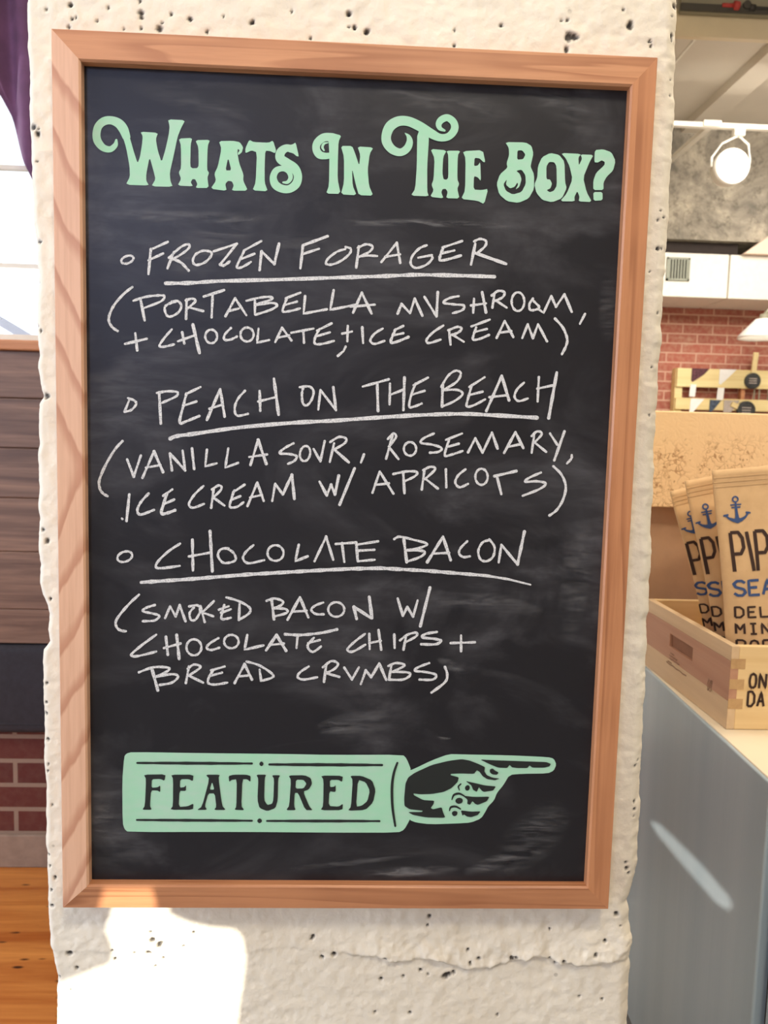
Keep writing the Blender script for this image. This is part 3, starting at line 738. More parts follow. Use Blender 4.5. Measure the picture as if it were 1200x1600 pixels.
def text_mesh(mbx, txt, x, z, cw0, ch, gap, w, fn, slants=None):
    for i, chr_ in enumerate(txt):
        cw = cw0*(0.5 if chr_ == 'I' else 1.0)
        for st in FONT.get(chr_, []):
            P = []
            for j in range(len(st)-1):
                for k in range(5):
                    t = k/5; P.append((st[j][0]*(1-t)+st[j+1][0]*t, st[j][1]*(1-t)+st[j+1][1]*t))
            P.append(st[-1])
            sl = slants[i] if slants else 0
            Q = [(x + u*cw + sl*(v-0.5)*ch, z + v*ch) for u, v in P]
            vs, fs = ribbon(Q, w, cap=False)
            mbx.add([fn(v.x, v.y) for v in vs], fs)
        x += cw + gap

kc = atz(1134.5, 1140, CT)
kyaw = math.atan2(-(atz(1010, 1041, CT).x - kc.x), atz(1010, 1041, CT).y - kc.y)
cr = thing('wooden_crate', 'pale pine crate with dark lettering on the cooler, holding kraft snack bags', 'crate', (kc.x, kc.y, CT + 0.0005), kyaw)
KW, KL, KH, KT = 0.36, 0.40, at(1137, 1010, kc.y).z - CT, 0.014
MB().box(KT, KW - KT, 0.0, KT, 0.0, KH).build('front_board', M['pine'], cr, bevel=0.0012)
MB().box(KT, KW - KT, KL - KT, KL, 0.0, KH).build('back_board', M['pine'], cr, bevel=0.0012)
def side_board(x0, x1, nm):
    h0, h1 = KH*0.34, KH*0.82
    a = MB().box(x0, x1, 0, KL, 0, h0); a.box(x0, x1, 0, KL, h1, KH)
    p = a.build(nm, M['pine_y'], cr, bevel=0.0008)
    mid = MB(); sy0, sy1, sz0, sz1 = KL*0.38, KL*0.66, KH*0.52, KH*0.70
    mid.box(x0, x1, 0, sy0, h0, h1); mid.box(x0, x1, sy1, KL, h0, h1); mid.box(x0, x1, sy0, sy1, h0, sz0); mid.box(x0, x1, sy0, sy1, sz1, h1)
    mid.build('middle_board', M['pink_pine'], p)
    MB().box(x0 + 0.006, x1 - 0.002, sy0, sy1, sz0, sz1).build('handle_shade_plate', M['slot_shade'], p)  # darker plate; the shade inside the handle hole is put into its colour
    return p
sbl = side_board(0.0, KT, 'side_board'); side_board(KW - KT, KW, 'side_board')
MB().box(KT, KW - KT, KT, KL - KT, 0.0, 0.010).build('crate_bottom', M['pine'], cr)
fj = MB()
for zz in (0.79, 0.545, 0.31): fj.box(0.0, 0.026, -0.0006, 0.0006, KH*zz - 0.009, KH*zz + 0.009)
fj.build('finger_joint', M['end_grain'], cr)
let = MB()
fnc = lambda x, z: (x, -0.0012, z)
text_mesh(let, 'ON', 0.0355, 0.0755, 0.0115, 0.0260, 0.0060, 0.0042, fnc)
text_mesh(let, 'DA', 0.0345, 0.0430, 0.0115, 0.0260, 0.0060, 0.0042, fnc)
let.build('lettering', M['ink_brown'], cr)
st = MB(); fns = lambda y, z: (-0.0008, y, z)
for yy, zz, ln in ((0.245, 0.066, 0.02), (0.238, 0.060, 0.04), (0.232, 0.054, 0.05), (0.255, 0.046, 0.02), (0.222, 0.042, 0.10)):
    vs, fs = ribbon([(yy - ln/2 + k*ln/6, zz + 0.0006*(-1)**k) for k in range(7)], 0.0024, cap=False); st.add([fns(v.x, v.y) for v in vs], fs)
st.build('stamp', M['ink_faint'], cr); st = MB()
for k in range(5):
    vs, fs = ribbon([(0.072 + 0.009*math.cos(2.2*k + j), 0.056 + 0.012*math.sin(1.7*k + j*1.3)) for j in range(4)], 0.0014, cap=False); st.add([fns(v.x, v.y) for v in vs], fs)
st.build('stamp', M['ink_faint'], cr)

BW, BH = 0.205, 0.420
def bag_T(u, v):        # half thickness; u across 0..1, v up 0..1
    e = (math.sin(PI*min(max(u,0),1)))**0.6
    f = min(1.0, v/0.06)**0.5 * (1.0 if v < 0.45 else max(0.0, 1 - ((v-0.45)/0.46))**0.8)
    return 0.0022 + 0.030*e*f
def bag_x(u, v): return (u-0.5)*BW*(0.93 + 0.07*v) * (1 - 0.05*math.sin(PI*min(1, v/0.9)))
def crump(u, v, s): return 0.0022*(math.sin(9*u+7*v+s)+math.sin(17*v-5*u+2*s))*min(1, v*4)*(1 if v < 0.9 else 0.15)
def bag(label, top_left, y, roll, pitch, seed, dx=0.0):
    # top_left: where the bag's upper left corner stands; the bag leans by roll about the y axis
    tl = Vector(top_left)
    cr_, sr = math.cos(roll), math.sin(roll)
    rot = Matrix.Rotation(-roll, 4, 'Y') @ Matrix.Rotation(-pitch, 4, 'X')
    off = rot @ Vector((-BW/2, 0, BH)); loc = tl - off
    o = thing('snack_bag', label, 'bag', loc, group='kraft snack bags in the crate')
    o.rotation_euler = rot.to_euler(); k = min(1.0, (tl.z - CT - 0.0115)/(BH*cr_*math.cos(pitch)) ); o.scale = (1, 1, k)
    o.location = tl - rot @ Vector((-BW/2, 0, BH*k))
    nu, nv = 28, 44; mb = MB(); vs = []; fs = []
    for sgn in (-1, 1):
        for j in range(nv+1):
            for i in range(nu+1):
                u, v = i/nu, j/nv
                vs.append((bag_x(u,v), sgn*bag_T(u,v) + crump(u,v,seed)*(1 if sgn < 0 else 0.6)*math.sin(PI*u), v*BH))
    N = (nu+1)*(nv+1); q = lambda s, i, j: s*N + j*(nu+1) + i
    for s in (0, 1):
        fs += [(q(s,i,j), q(s,i+1,j), q(s,i+1,j+1), q(s,i,j+1)) for j in range(nv) for i in range(nu)]
    for j in range(nv):
        for i in (0, nu): fs.append((q(0,i,j), q(1,i,j), q(1,i,j+1), q(0,i,j+1)))
    for i in range(nu):
        for j in (0, nv): fs.append((q(0,i,j), q(0,i+1,j), q(1,i+1,j), q(1,i,j)))
    mb.add(vs, fs).build('pouch', M['kraft'], o, smooth=True)
    def fn(x, z):
        v = z/BH; u = 0.5 + x/(bag_x(1, v)-bag_x(0, v)) ; u = min(max(u,0.001),0.999)
        return (x, -bag_T(u,v) + crump(u,v,seed)*math.sin(PI*u) - 0.0012, z)
    # heat seal band
    sl = MB()
    for k in range(3): sl.add([fn(bag_x(i/20, 0.925 + 0.02*k), (0.925 + 0.02*k)*BH) for i in range(21)] + [fn(bag_x(i/20, 0.931 + 0.02*k), (0.931 + 0.02*k)*BH) for i in range(21)], [(i, i+1, 22+i, 21+i) for i in range(20)])
    sl.build('seal', M['kraft'], o)
    an = MB(); ax, az, s = -0.066 + dx*0.6, 0.343, 0.74
    def A(pts, w):
        vs_, fs_ = ribbon([(ax + x*s, az + z*s) for x, z in pts], [q*(1 if isinstance(w, list) else s) for q in (w if isinstance(w, list) else [w]*len(pts))], cap=True); an.add([fn(v.x, v.y) for v in vs_], fs_)
    A([(0.0065*math.cos(2*PI*k/16), 0.030 + 0.0065*math.sin(2*PI*k/16)) for k in range(17)], 0.0038)
    A([(0, 0.024), (0, 0.01), (0.0005, -0.004), (0.001, -0.018)], [0.004*s, 0.006*s, 0.007*s, 0.010*s])
    A([(-0.012, 0.017), (0.012, 0.017)], 0.0034); A([(-0.010, 0.0105), (0.010, 0.0105)], 0.0034)
    A([(-0.026, -0.008), (-0.019, -0.015), (-0.009, -0.020), (0.001, -0.022), (0.011, -0.020), (0.021, -0.014), (0.028, -0.005)], [0.003, 0.004, 0.006, 0.010, 0.006, 0.004, 0.003])
    A([(-0.030, -0.008), (-0.021, -0.0065)], 0.0045); A([(0.024, -0.0035), (0.032, -0.005)], 0.0045)
    an.build('anchor_emblem', M['ink_blue'], o)
    t1 = MB(); text_mesh(t1, 'PIP', -0.079 + dx, 0.236, 0.0195, 0.070, 0.0055, 0.0060, fn, (-0.03, -0.08, 0.02)); t1.build('large_lettering', M['ink_brown'], o)
    t2 = MB(); text_mesh(t2, 'SEA', -0.081 + dx, 0.193, 0.0175, 0.026, 0.006, 0.0048, fn); t2.build('blue_lettering', M['ink_blue'], o)
    t3 = MB()
    for k, wd in enumerate(('DEL', 'MiN', 'POP')): text_mesh(t3, wd, -0.081 + dx, 0.153 - 0.030*k, 0.0125, 0.0185, 0.0075, 0.0036, fn)
    t3.build('small_lettering', M['ink_brown'], o)
    return o
R3 = bag('kraft snack bag in the crate, frontmost of the row, its SEA line unhidden', at(1113, 735, kc.y + 0.075), kc.y, math.radians(6), math.radians(2), 1.0)
R2 = bag('middle kraft snack bag in the crate, leaning behind the frontmost one', at(1070, 752, kc.y + 0.165), kc.y, math.radians(12.5), math.radians(2), 2.4, -0.013)
R1 = bag('rearmost kraft snack bag in the crate, tipped toward the column', at(1047, 768, kc.y + 0.25), kc.y, math.radians(15.5), math.radians(2), 4.1, -0.015)

BBY = kc.y + KL + 0.05
bx0 = xat(1015, BBY, 800) - 0.03
bb = thing('display_backboard', 'light plywood backboard with a flecked face standing on the cooler behind the crate', 'backboard', (bx0, BBY, CT))
bwid = 0.80
zA, zB, zC = zat(645, BBY, 1100) - CT, zat(690, BBY, 1100) - CT, zat(790, BBY, 1040) - CT
MB().box(0, bwid, 0.010, 0.03, 0.0, zC).build('lower_board', M['brown_board'], bb)
MB().box(0, bwid, -0.045, 0.03, zC, zA).build('flecked_panel', M['fleck'], bb, bevel=0.003)

# ------------------------------------------------------------------ booth at the left window
BYF = FACADE_Y - 0.05
zc1, zp0 = zat(1010, BYF - 0.02, 30), zat(1010, BYF, 30)
zc0 = BRICK_TOP + 0.0005
cu = thing('bench_cushion', 'charcoal cloth bench cushion on the brick wall beneath the dark planks', 'cushion', (-1.4, FACADE_Y, zc0))
def cushion_mesh(x0, x1, y0, y1, z0, z1, r):
    mb = MB(); prof = []
    for cx_, cz_, a0 in ((y0+r, z0+r, PI), (y0+r, z1-r, PI/2), (y1-r*0.3, z1-r*0.3, 0), (y1-r*0.3, z0+r*0.3, -PI/2)):
        rr = r if cx_ == y0+r else r*0.3
        for k in range(5):
            a = a0 + (PI/2)*(1-k/4) - 0 
            prof.append((cx_ + rr*math.cos(a), cz_ + rr*math.sin(a)))
    xs_ = np.linspace(x0, x1, 40); n = len(prof); vs = []; fs = []
    for i, x in enumerate(xs_):
        for (y, z) in prof: vs.append((x, y + 0.003*math.sin(9*x + 20*z), z + 0.002*math.sin(13*x)))
    for i in range(len(xs_)-1): fs += [(i*n+k, i*n+(k+1)%n, (i+1)*n+(k+1)%n, (i+1)*n+k) for k in range(n)]
    fs += [tuple(range(n)), tuple((len(xs_)-1)*n+k for k in range(n))]
    return mb.add(vs, fs)
cushion_mesh(-1.05, 0.9, -0.075, 0.017, 0.0, zc1 - zc0, 0.022).build('cushion_pad', M['cushion'], cu, smooth=True)
MB().tube([(-1.05, -0.075, 0.03), (0.9, -0.075, 0.03)], 0.004, 8).build('piping', M['cushion'], cu, smooth=True)
bk = thing('booth_backrest', 'dark stained plank booth backrest with a light wood cap under the window', 'booth', (-1.4, FACADE_Y, zp0))
cuts = [1016, 952, 862, 778, 700, 622, 548]
zz = [zat(c, BYF, 30) - zp0 for c in cuts]; zz[0] = zc1 - zp0 + 0.003
for k in range(len(zz)-1):
    pm = MB().box(-1.05, 0.9, -0.05 - 0.002*(k % 2), 0.018, zz[k] + 0.0005, zz[k+1] - 0.0005).build('plank', M['plank'], bk, bevel=0.003)
zr0, zr1 = zat(541, BYF - 0.02, 30) - zp0, zat(531, BYF - 0.02, 30) - zp0
MB().box(-1.05, 0.9, -0.075, 0.018, zz[-1], zr1).build('cap_rail', M['rail_wood'], bk, bevel=0.004)
a, b = at(-60, 466, FACADE_Y + 0.30), at(46, 529, FACADE_Y + 0.30)
tag(MB().bar(a, b + (b - a)*0.3, 0.029, 0.02, up=(0,1,0)).build('awning_stay', M['grey_paint'], bevel=0.004), 'sloping grey steel stay seen through the bright window above the booth cap', 'stay')
# purple drape hanging in the window
def curtain():
    y = FACADE_Y - 0.06; ztop = 3.3
    low = [(-420,-140),(-200,40),(-60,110),(0,148),(14,180),(28,222),(44,262),(70,320),(110,400),(150,470)]
    P = [at(px, py, y) for px, py in low]
    xs_ = np.linspace(P[0].x, P[-1].x, 150); zl = np.interp(xs_, [p.x for p in P], [p.z for p in P])
    vs = []; nv = 30
    for x, z0 in zip(xs_, zl):
        for j in range(nv+1):
            t = j/nv; z = z0 + (max(ztop, z0+0.05)-z0)*t
            vs.append((x, y + 0.020*math.sin(x*62 + 2.2*t) + 0.008*math.sin(x*25 + 1), z))
    n = nv+1; fs = [(i*n+j, (i+1)*n+j, (i+1)*n+j+1, i*n+j+1) for i in range(len(xs_)-1) for j in range(nv)]
    t = thing('window_drape', 'purple cloth drape swept aside across the bright window by the column', 'curtain', (0,0,0))
    o = MB().add(vs, fs).build('drape_cloth', M['curtain'], t, smooth=True)
    so = o.modifiers.new('thick', 'SOLIDIFY'); so.thickness = 0.004
    MB().tube([(-2.4, y, ztop + 0.01), (-0.1, y, ztop + 0.01)], 0.014, 12).build('curtain_rod', M['grey_paint'], t, smooth=True)
    return t
curtain()

# ================================================================== THE CHALKBOARD
board = thing('chalkboard', 'oak framed black menu chalkboard with mint lettering hung on the cream concrete column', 'chalkboard', (0, 0, BOARD_Z))
HW, HH = 0.3031, 0.4572
# inner corners of the frame from the photograph
ic = [at(x, y, FRAME_Y) for x, y in ((122.5,91),(992,129),(918,1383),(133,1383))]
oc = [at(x, y, FRAME_Y) for x, y in ((80,45),(1029,88),(950,1420),(97,1420))]
wl_, wr_, wt_, wb_ = 0.0282, 0.0262, 0.0292, 0.0265
def rail(side, mat):
    xo, zo = HW, HH
    xi0, xi1, zi0, zi1 = -HW + wl_, HW - wr_, -HH + wb_, HH - wt_
    O = [(-xo, zo), (xo, zo), (xo, -zo), (-xo, -zo)]; I = [(xi0, zi1), (xi1, zi1), (xi1, zi0), (xi0, zi0)]
    i = {'top': 0, 'right': 1, 'bottom': 2, 'left': 3}[side]; j = (i+1) % 4
    prof = [O[i], O[j], I[j], I[i]]
    def sh(p, q, d):   # step from outer p toward inner q
        v = Vector(q) - Vector(p); return tuple(Vector(p) + v*d)
    mb = MB(); y0, y1 = 0.0, FRAME_Y
    o1, o2, i2, i1 = prof
    e = 0.03
    ring = lambda a, y: [(a[0][0], y, a[0][1]), (a[1][0], y, a[1][1])]
    A = [o1, o2]; B = [sh(o1, i1, e), sh(o2, i2, e)]; C_ = [sh(o1, i1, 0.93), sh(o2, i2, 0.93)]; D = [i1, i2]
    vs = ring(A, y0) + ring(A, y1 + 0.0012) + ring(B, y1) + ring(C_, y1) + ring(D, y1 + 0.0022) + ring(D, y0)
    fs = [(2*k, 2*k+1, 2*k+3, 2*k+2) for k in range(5)] + [(10, 11, 1, 0)] + [(0,2,4,6,8,10), (1,3,5,7,9,11)]
    return mb.add(vs, fs).build('frame_rail', mat, board)
rail('left', M['oak_v']); rail('right', M['oak_vs']); rail('top', M['oak_h']); rail('bottom', M['oak_hs'])
MB().box(-HW + 0.02, HW - 0.02, PANEL_Y, -0.002, -HH + 0.02, HH - 0.02).build('slate_panel', M['slate'], board)

def onboard(px, py, lift):
    p = at(px, py, PANEL_Y - lift); return (p.x, PANEL_Y - lift, p.z - BOARD_Z)
class Draw:
    def __init__(s, name, mat, lift, label=None, gap=1e9):
        s.bits = []; s.gap = gap; s.name = name; s.mat = mat; s.lift = lift; s.label = label; s.k = 0; s.z(0, 0, 1)
    def z(s, ox, oy, sc): s.ox, s.oy, s.sc = ox, oy, sc; return s
    def px(s, p): return (s.ox + p[0]/s.sc, s.oy + p[1]/s.sc)
    def add(s, vs, fs):
        s.k += 1; s.bits.append((min(v[0] for v in vs), max(v[0] for v in vs), [onboard(v[0], v[1], s.lift + 0.000012*s.k + 3e-7*i) for i, v in enumerate(vs)], fs))
    def line(s, *pts, w=4.0, curve=False, taper=False):
        P = [s.px(p) for p in pts]
        if curve: P = spline(P, 7)
        else:
            Q = [P[0]]
            for a, b in zip(P[:-1], P[1:]):
                L = math.hypot(b[0]-a[0], b[1]-a[1]); n = max(2, int(L/5))
                Q += [(a[0]+(b[0]-a[0])*i/n, a[1]+(b[1]-a[1])*i/n) for i in range(1, n+1)]
            P = Q
        n = len(P); ph = random.uniform(0, 6)
        ws = [0.93*w*(1 + 0.13*math.sin(ph + i*1.1) + random.uniform(-0.09, 0.09)) for i in range(n)]
        if taper: ws = [x*(1 - 0.55*max(0, (i/n - 0.8)/0.2)) for i, x in enumerate(ws)]
        s.add(*ribbon(P, ws)); return s
    def c(s, *pts, w=4.0): return s.line(*pts, w=w, curve=True)
    def o(s, cx, cy, rx, ry, w=3.8, tilt=0.0):
        pts = []
        for k in range(23):
            a = -1.9 - 2*PI*k/21; x, y = rx*math.cos(a), ry*math.sin(a)
            pts.append((cx + x*math.cos(tilt) - y*math.sin(tilt), cy + x*math.sin(tilt) + y*math.cos(tilt)))
        return s.line(*pts, w=w)
    def swash(s, *pts):
        P = spline([(s.px(p)[0], s.px(p)[1], p[2]/s.sc) for p in pts], 8)
        s.add(*ribbon([(p[0], p[1]) for p in P], [max(0.4, p[2]) for p in P])); return s
    def poly(s, outer, holes=(), soft=0.16):
        def chai(R):
            R = [s.px(p) for p in R]
            if not soft: return R
            out = []
            for a, b in zip(R, R[1:] + R[:1]):
                out.append((a[0]*(1-soft)+b[0]*soft, a[1]*(1-soft)+b[1]*soft)); out.append((a[0]*soft+b[0]*(1-soft), a[1]*soft+b[1]*(1-soft)))
            return out
        rings = [chai(list(outer))] + [chai(list(h)) for h in holes]
        tri = tessellate_polygon([[Vector((a, b, 0)) for a, b in r] for r in rings])
        s.add([p for r in rings for p in r], [tuple(t) for t in tri]); return s
    def done(s, parent=None):
        end = None; mb = None; o = None
        for x0, x1, vs, fs in sorted(s.bits, key=lambda b: b[0]):
            if end is None or x0 - end > s.gap:
                if mb: mb.build(s.name, s.mat, parent or board)
                mb = MB(); end = x1
            mb.add(vs, fs); end = max(end, x1)
        o = mb.build(s.name, s.mat, parent or board)
        if s.label and s.gap > 1e8: o['label'] = s.label
        return o

# ---- mint headline
T = Draw('headline_lettering', M['mint'], 0.0006, 'mint painted headline reading WHATS IN THE BOX?')
T.z(130, 160, 4)
T.poly([(232,110),(262,150),(290,215),(320,320),(340,380),(355,340),(368,260),(372,212),(358,183),(468,190),(454,230),(466,300),(490,375),(515,290),(535,200),(540,150),(530,106),(638,111),(612,160),(590,215),(566,330),(541,440),(545,490),(560,528),(426,525),(452,480),(440,430),(415,340),(394,450),(394,490),(412,520),(266,515),(292,465),(290,400),(268,280),(236,180),(205,150)])
T.swash((207,235,14),(200,268,32),(168,293,38),(125,283,44),(92,245,50),(83,200,50),(95,150,50),(130,118,52),(175,112,52),(220,130,58),(250,165,60),(270,215,50))
T.poly([(597,226),(682,222),(672,262),(669,400),(682,412),(712,411),(722,395),(720,280),(701,236),(793,234),(778,272),(774,420),(787,440),(776,470),(785,535),(703,535),(714,510),(700,480),(682,480),(672,500),(687,525),(590,520),(612,478),(597,438),(612,410),(611,270)])
T.poly([(848,242),(935,240),(978,248),(1000,280),(992,312),(970,330),(966,318),(978,300),(966,290),(964,318),(975,380),(1002,450),(1000,490),(1030,552),(928,552),(941,520),(930,494),(905,490),(888,510),(897,553),(796,540),(830,490),(820,445),(842,400),(864,290)], [[(906,345),(926,425),(889,425)]])
T.poly([(1038,234),(1066,248),(1160,252),(1186,238),(1206,300),(1198,318),(1168,304),(1138,302),(1134,400),(1134,500),(1154,556),(1058,550),(1078,500),(1086,312),(1052,300),(1014,318),(1014,286)])
T.z(420, 160, 4)
T.poly([(150,262),(168,250),(188,338),(174,336),(152,318),(120,310),(110,270)])
T.swash((150,292,44),(110,286,48),(76,310,56),(72,350,58),(112,380,60),(160,412,58),(182,460,52),(170,510,54),(130,540,50),(85,540,50),(42,515,52),(28,468,44),(48,425,40),(90,414,34),(124,432,32),(136,470,28),(118,498,22),(90,500,12))
T.poly([(345,196),(400,192),(453,207),(436,245),(432,350),(430,480),(449,572),(358,570),(376,520),(379,345),(374,240)])
T.swash((400,218,52),(345,219,52),(305,250,50),(296,290,48),(315,325,50),(350,335,42),(385,332,36))
T.swash((368,252,8),(345,258,15),(335,280,16),(345,300,10))
T.poly([(450,272),(521,272),(540,320),(565,396),(572,330),(554,275),(654,282),(631,320),(618,420),(626,520),(653,583),(563,580),(545,520),(520,410),(524,520),(549,581),(450,575),(470,500),(470,340)])
T.poly([(928,175),(1000,180),(1000,240),(990,400),(990,555),(1000,587),(888,583),(915,540),(925,400)])
T.swash((852,192,5),(874,215,26),(880,250,42),(862,290,48),(822,312,48),(772,295,54),(738,250,60),(736,200,60),(760,148,64),(810,118,62),(870,118,60),(940,148,60),(1010,192,58),(1070,220,48),(1125,212,46),(1160,170,48),(1155,125,46),(1118,96,44),(1080,108,44),(1062,135,38),(1070,162,28),(1098,176,14))
T.poly([(1010,290),(1112,300),(1090,340),(1085,440),(1092,480),(1110,484),(1122,470),(1122,330),(1110,302),(1198,302),(1181,330),(1178,480),(1190,510),(1178,540),(1192,601),(1108,599),(1118,560),(1106,540),(1086,542),(1078,562),(1092,600),(1008,590),(1030,550),(1017,515),(1030,480),(1036,350)])
T.z(690, 160, 4)
T.poly([(132,305),(257,298),(273,372),(262,374),(238,350),(206,346),(203,398),(226,395),(242,372),(246,492),(226,468),(202,460),(200,545),(250,548),(291,540),(266,636),(225,615),(122,604),(147,550),(150,350)])
T.poly([(398,248),(525,250),(562,272),(574,320),(560,380),(556,402),(578,450),(578,540),(545,600),(480,628),(410,618),(360,575),(344,510),(364,450),(412,408),(406,380),(422,330),(420,285)],
       [[(474,300),(504,300),(524,326),(510,355),(472,358)],
        [(466,428),(500,420),(524,455),(526,510),(500,560),(445,576),(402,553),(386,512),(408,480),(402,515),(428,538),(456,528),(474,500),(478,515),(462,545),(486,528),(500,480),(488,446)]])
T.poly([(680,316),(735,328),(768,370),(772,500),(782,535),(752,600),(690,624),(630,610),(592,565),(580,512),(598,470),(602,400),(628,342)],
       [[(655,480),(655,400),(672,372),(704,374),(718,400),(720,520),(702,552),(676,562),(656,548),(680,538),(690,508),(678,482)]])
T.poly([(746,316),(872,322),(855,345),(858,395),(878,352),(868,325),(950,328),(925,372),(885,470),(906,560),(940,623),(856,619),(862,590),(848,555),(830,590),(832,619),(740,618),(782,570),(818,480),(800,400),(776,350)])
T.poly([(958,298),(1010,293),(1062,312),(1087,366),(1072,426),(1032,464),(1012,500),(1012,548),(948,548),(948,490),(966,440),(1018,392),(1020,372),(1000,362),(976,376),(954,374)])
T.poly([(948,560),(1006,560),(1006,612),(950,615)])
T.done()

# ---- chalk handwriting
def chalk(label): return Draw('chalk_word', M['chalk'], 0.0004, label, 22.0 if 'CHIPS' in label else 19.5)
K = chalk('white chalk line reading FROZEN FORAGER'); K.z(140, 360, 3)
K.o(177,137,30,17,tilt=-0.35)
K.line((287,88),(276,205),w=4.6).line((287,90),(366,54)).line((276,140),(345,108))
K.line((395,100),(365,178)).c((372,128),(425,80),(460,65),(468,78),(440,105),(385,138)).c((395,135),(430,152),(464,188),w=4.6)
K.c((560,98),(528,96),(495,115),(484,145),(500,162),(540,150),(568,122),(570,102),(545,95))
K.line((582,98),(690,63)).line((690,63),(612,160)).c((612,160),(630,164),(656,146),w=4.6)
K.c((724,98),(708,130),(690,172),(715,172),(756,148)).line((722,95),(805,50)).line((708,135),(772,110))
K.line((806,98),(797,186),w=4.6).line((806,98),(866,158)).line((866,158),(888,62),w=4.6)
K.line((1000,72),(988,178),w=4.8).line((1000,70),(1116,27),w=4.8).line((996,112),(1076,86))
K.z(520, 360, 3)
K.c((58,88),(20,100),(-20,130),(-32,155),(-5,160),(40,142),(78,110),(84,86),(60,78))
K.line((122,75),(110,174),w=4.4).c((118,82),(155,65),(186,75),(172,100),(122,124)).c((122,124),(155,118),(208,120))
K.line((228,148),(300,58)).line((300,58),(316,152)).line((246,124),(316,112))
K.c((440,70),(405,85),(372,122),(366,158),(392,176),(440,160),(466,132),(462,118)).line((400,128),(464,116))
K.c((518,80),(505,115),(502,138),(530,138),(600,118),w=4.6).line((515,80),(606,50)).line((510,108),(570,94))
K.line((668,62),(648,160),w=4.6).c((662,52),(690,40),(718,50),(712,76),(672,110)).line((668,106),(812,157),w=5.4)
K.done()
U = Draw('underline', M['chalk'], 0.0004, 'white chalk underline beneath FROZEN FORAGER'); U.z(140,360,3)
U.c((357,248),(480,246),(600,238),(900,230),(1200,220),(1390,214),(1540,208),(1740,212),(1897,217),w=6.2).done()
K = chalk('white chalk line reading (PORTABELLA MUSHROOM,'); K.z(140, 360, 3)
K.c((200,266),(160,298),(115,350),(92,400),(92,430),(108,455),(132,472),w=4.4)
K.line((238,320),(258,422),w=4.6).c((205,330),(260,312),(320,305),(350,308),(335,332),(255,364))
K.c((400,335),(370,345),(352,362),(360,395),(380,404),(415,385),(430,355),(415,332),(385,334))
K.line((455,325),(452,415),w=4.4).c((450,328),(480,320),(496,332),(460,365)).line((470,362),(532,378))
K.line((535,310),(630,280),w=4.6).line((577,298),(572,408))
K.line((637,402),(682,318)).line((682,318),(735,398)).line((652,378),(700,366))
K.line((775,330),(775,395)).c((735,330),(800,315),(850,312),(850,324),(780,348)).c((782,350),(850,340),(880,350),(850,372),(778,395))
K.c((926,315),(912,350),(906,380),(940,378),(986,366)).line((920,318),(988,292)).line((912,350),(972,334))
K.line((1010,308),(1003,390),(1112,370),w=4.2)
K.line((1144,280),(1128,372),(1252,348),w=4.2)
K.z(520, 360, 3)
K.line((95,386),(136,292),w=4.6).line((136,292),(182,390),w=4.6).line((82,358),(196,348))
K.line((304,390),(322,345)).line((322,345),(362,388)).line((362,388),(384,320)).line((384,320),(420,400),w=4.6)
K.line((430,312),(486,403)).line((486,403),(492,290),w=4.6)
K.c((590,308),(545,318),(518,338),(560,346),(614,352),(606,374),(562,388))
K.line((662,320),(658,386)).line((700,290),(718,384),w=4.6).line((648,352),(718,342))
K.line((758,296),(748,362)).c((745,305),(775,284),(805,290),(795,314),(760,330)).line((764,328),(815,362))
K.o(868,334,30,44)
K.c((938,320),(922,345),(925,372),(950,372),(968,360),(945,335),(935,325))
K.line((968,372),(988,386),(1024,308)).line((1024,308),(1046,358)).line((1046,358),(1086,300)).line((1086,300),(1120,382),w=4.8)
K.line((1182,392),(1158,438)); K.done()
K = chalk('white chalk line reading + CHOCOLATE, + ICE CREAM)'); K.z(140, 360, 3)
K.line((166,532),(268,508),w=4.4).line((214,482),(223,562),w=4.4)
K.c((385,464),(352,502),(328,540),(350,545),(396,534))
K.line((434,478),(444,530),w=4.4).line((414,520),(492,492)).line((484,442),(515,574),w=5.4)
K.o(570,497,28,32); K.c((662,458),(634,488),(632,512),(660,512),(690,498)); K.o(738,488,31,33)
K.line((792,460),(785,526),(842,514)); K.line((870,524),(902,456)).line((902,456),(946,516)).line((885,502),(935,492))
K.line((945,480),(1050,460)).line((1002,470),(1005,526)); K.c((1078,462),(1058,500),(1056,530),(1090,532),(1145,518)).line((1066,470),(1134,436)).line((1064,496),(1126,478))
K.z(520, 360, 3)
K.line((60,545),(50,566),(24,588)).line((70,448),(68,520)).line((44,484),(90,474))
K.line((138,455),(142,528),w=4.4); K.c((234,460),(196,484),(176,515),(195,532),(242,518))
K.c((294,465),(278,500),(272,525),(300,522),(354,500),w=4.4).line((288,468),(330,448)).line((282,492),(330,482))
K.c((518,446),(470,478),(440,512),(450,528),(505,512)); K.line((545,468),(552,536)).c((542,468),(585,452),(604,462),(585,480),(558,490)).line((560,488),(614,522))
K.c((672,455),(660,490),(658,512),(690,508),(732,490)).line((650,450),(736,418)).line((664,476),(722,462))
K.line((768,504),(806,424)).line((806,424),(846,500)).line((780,480),(836,472))
K.line((888,505),(914,440)).line((914,440),(938,505)).line((938,505),(962,440)).line((962,440),(1004,520),w=4.4)
K.c((1042,414),(1078,455),(1098,505),(1094,540),(1074,580),w=4.4); K.done()

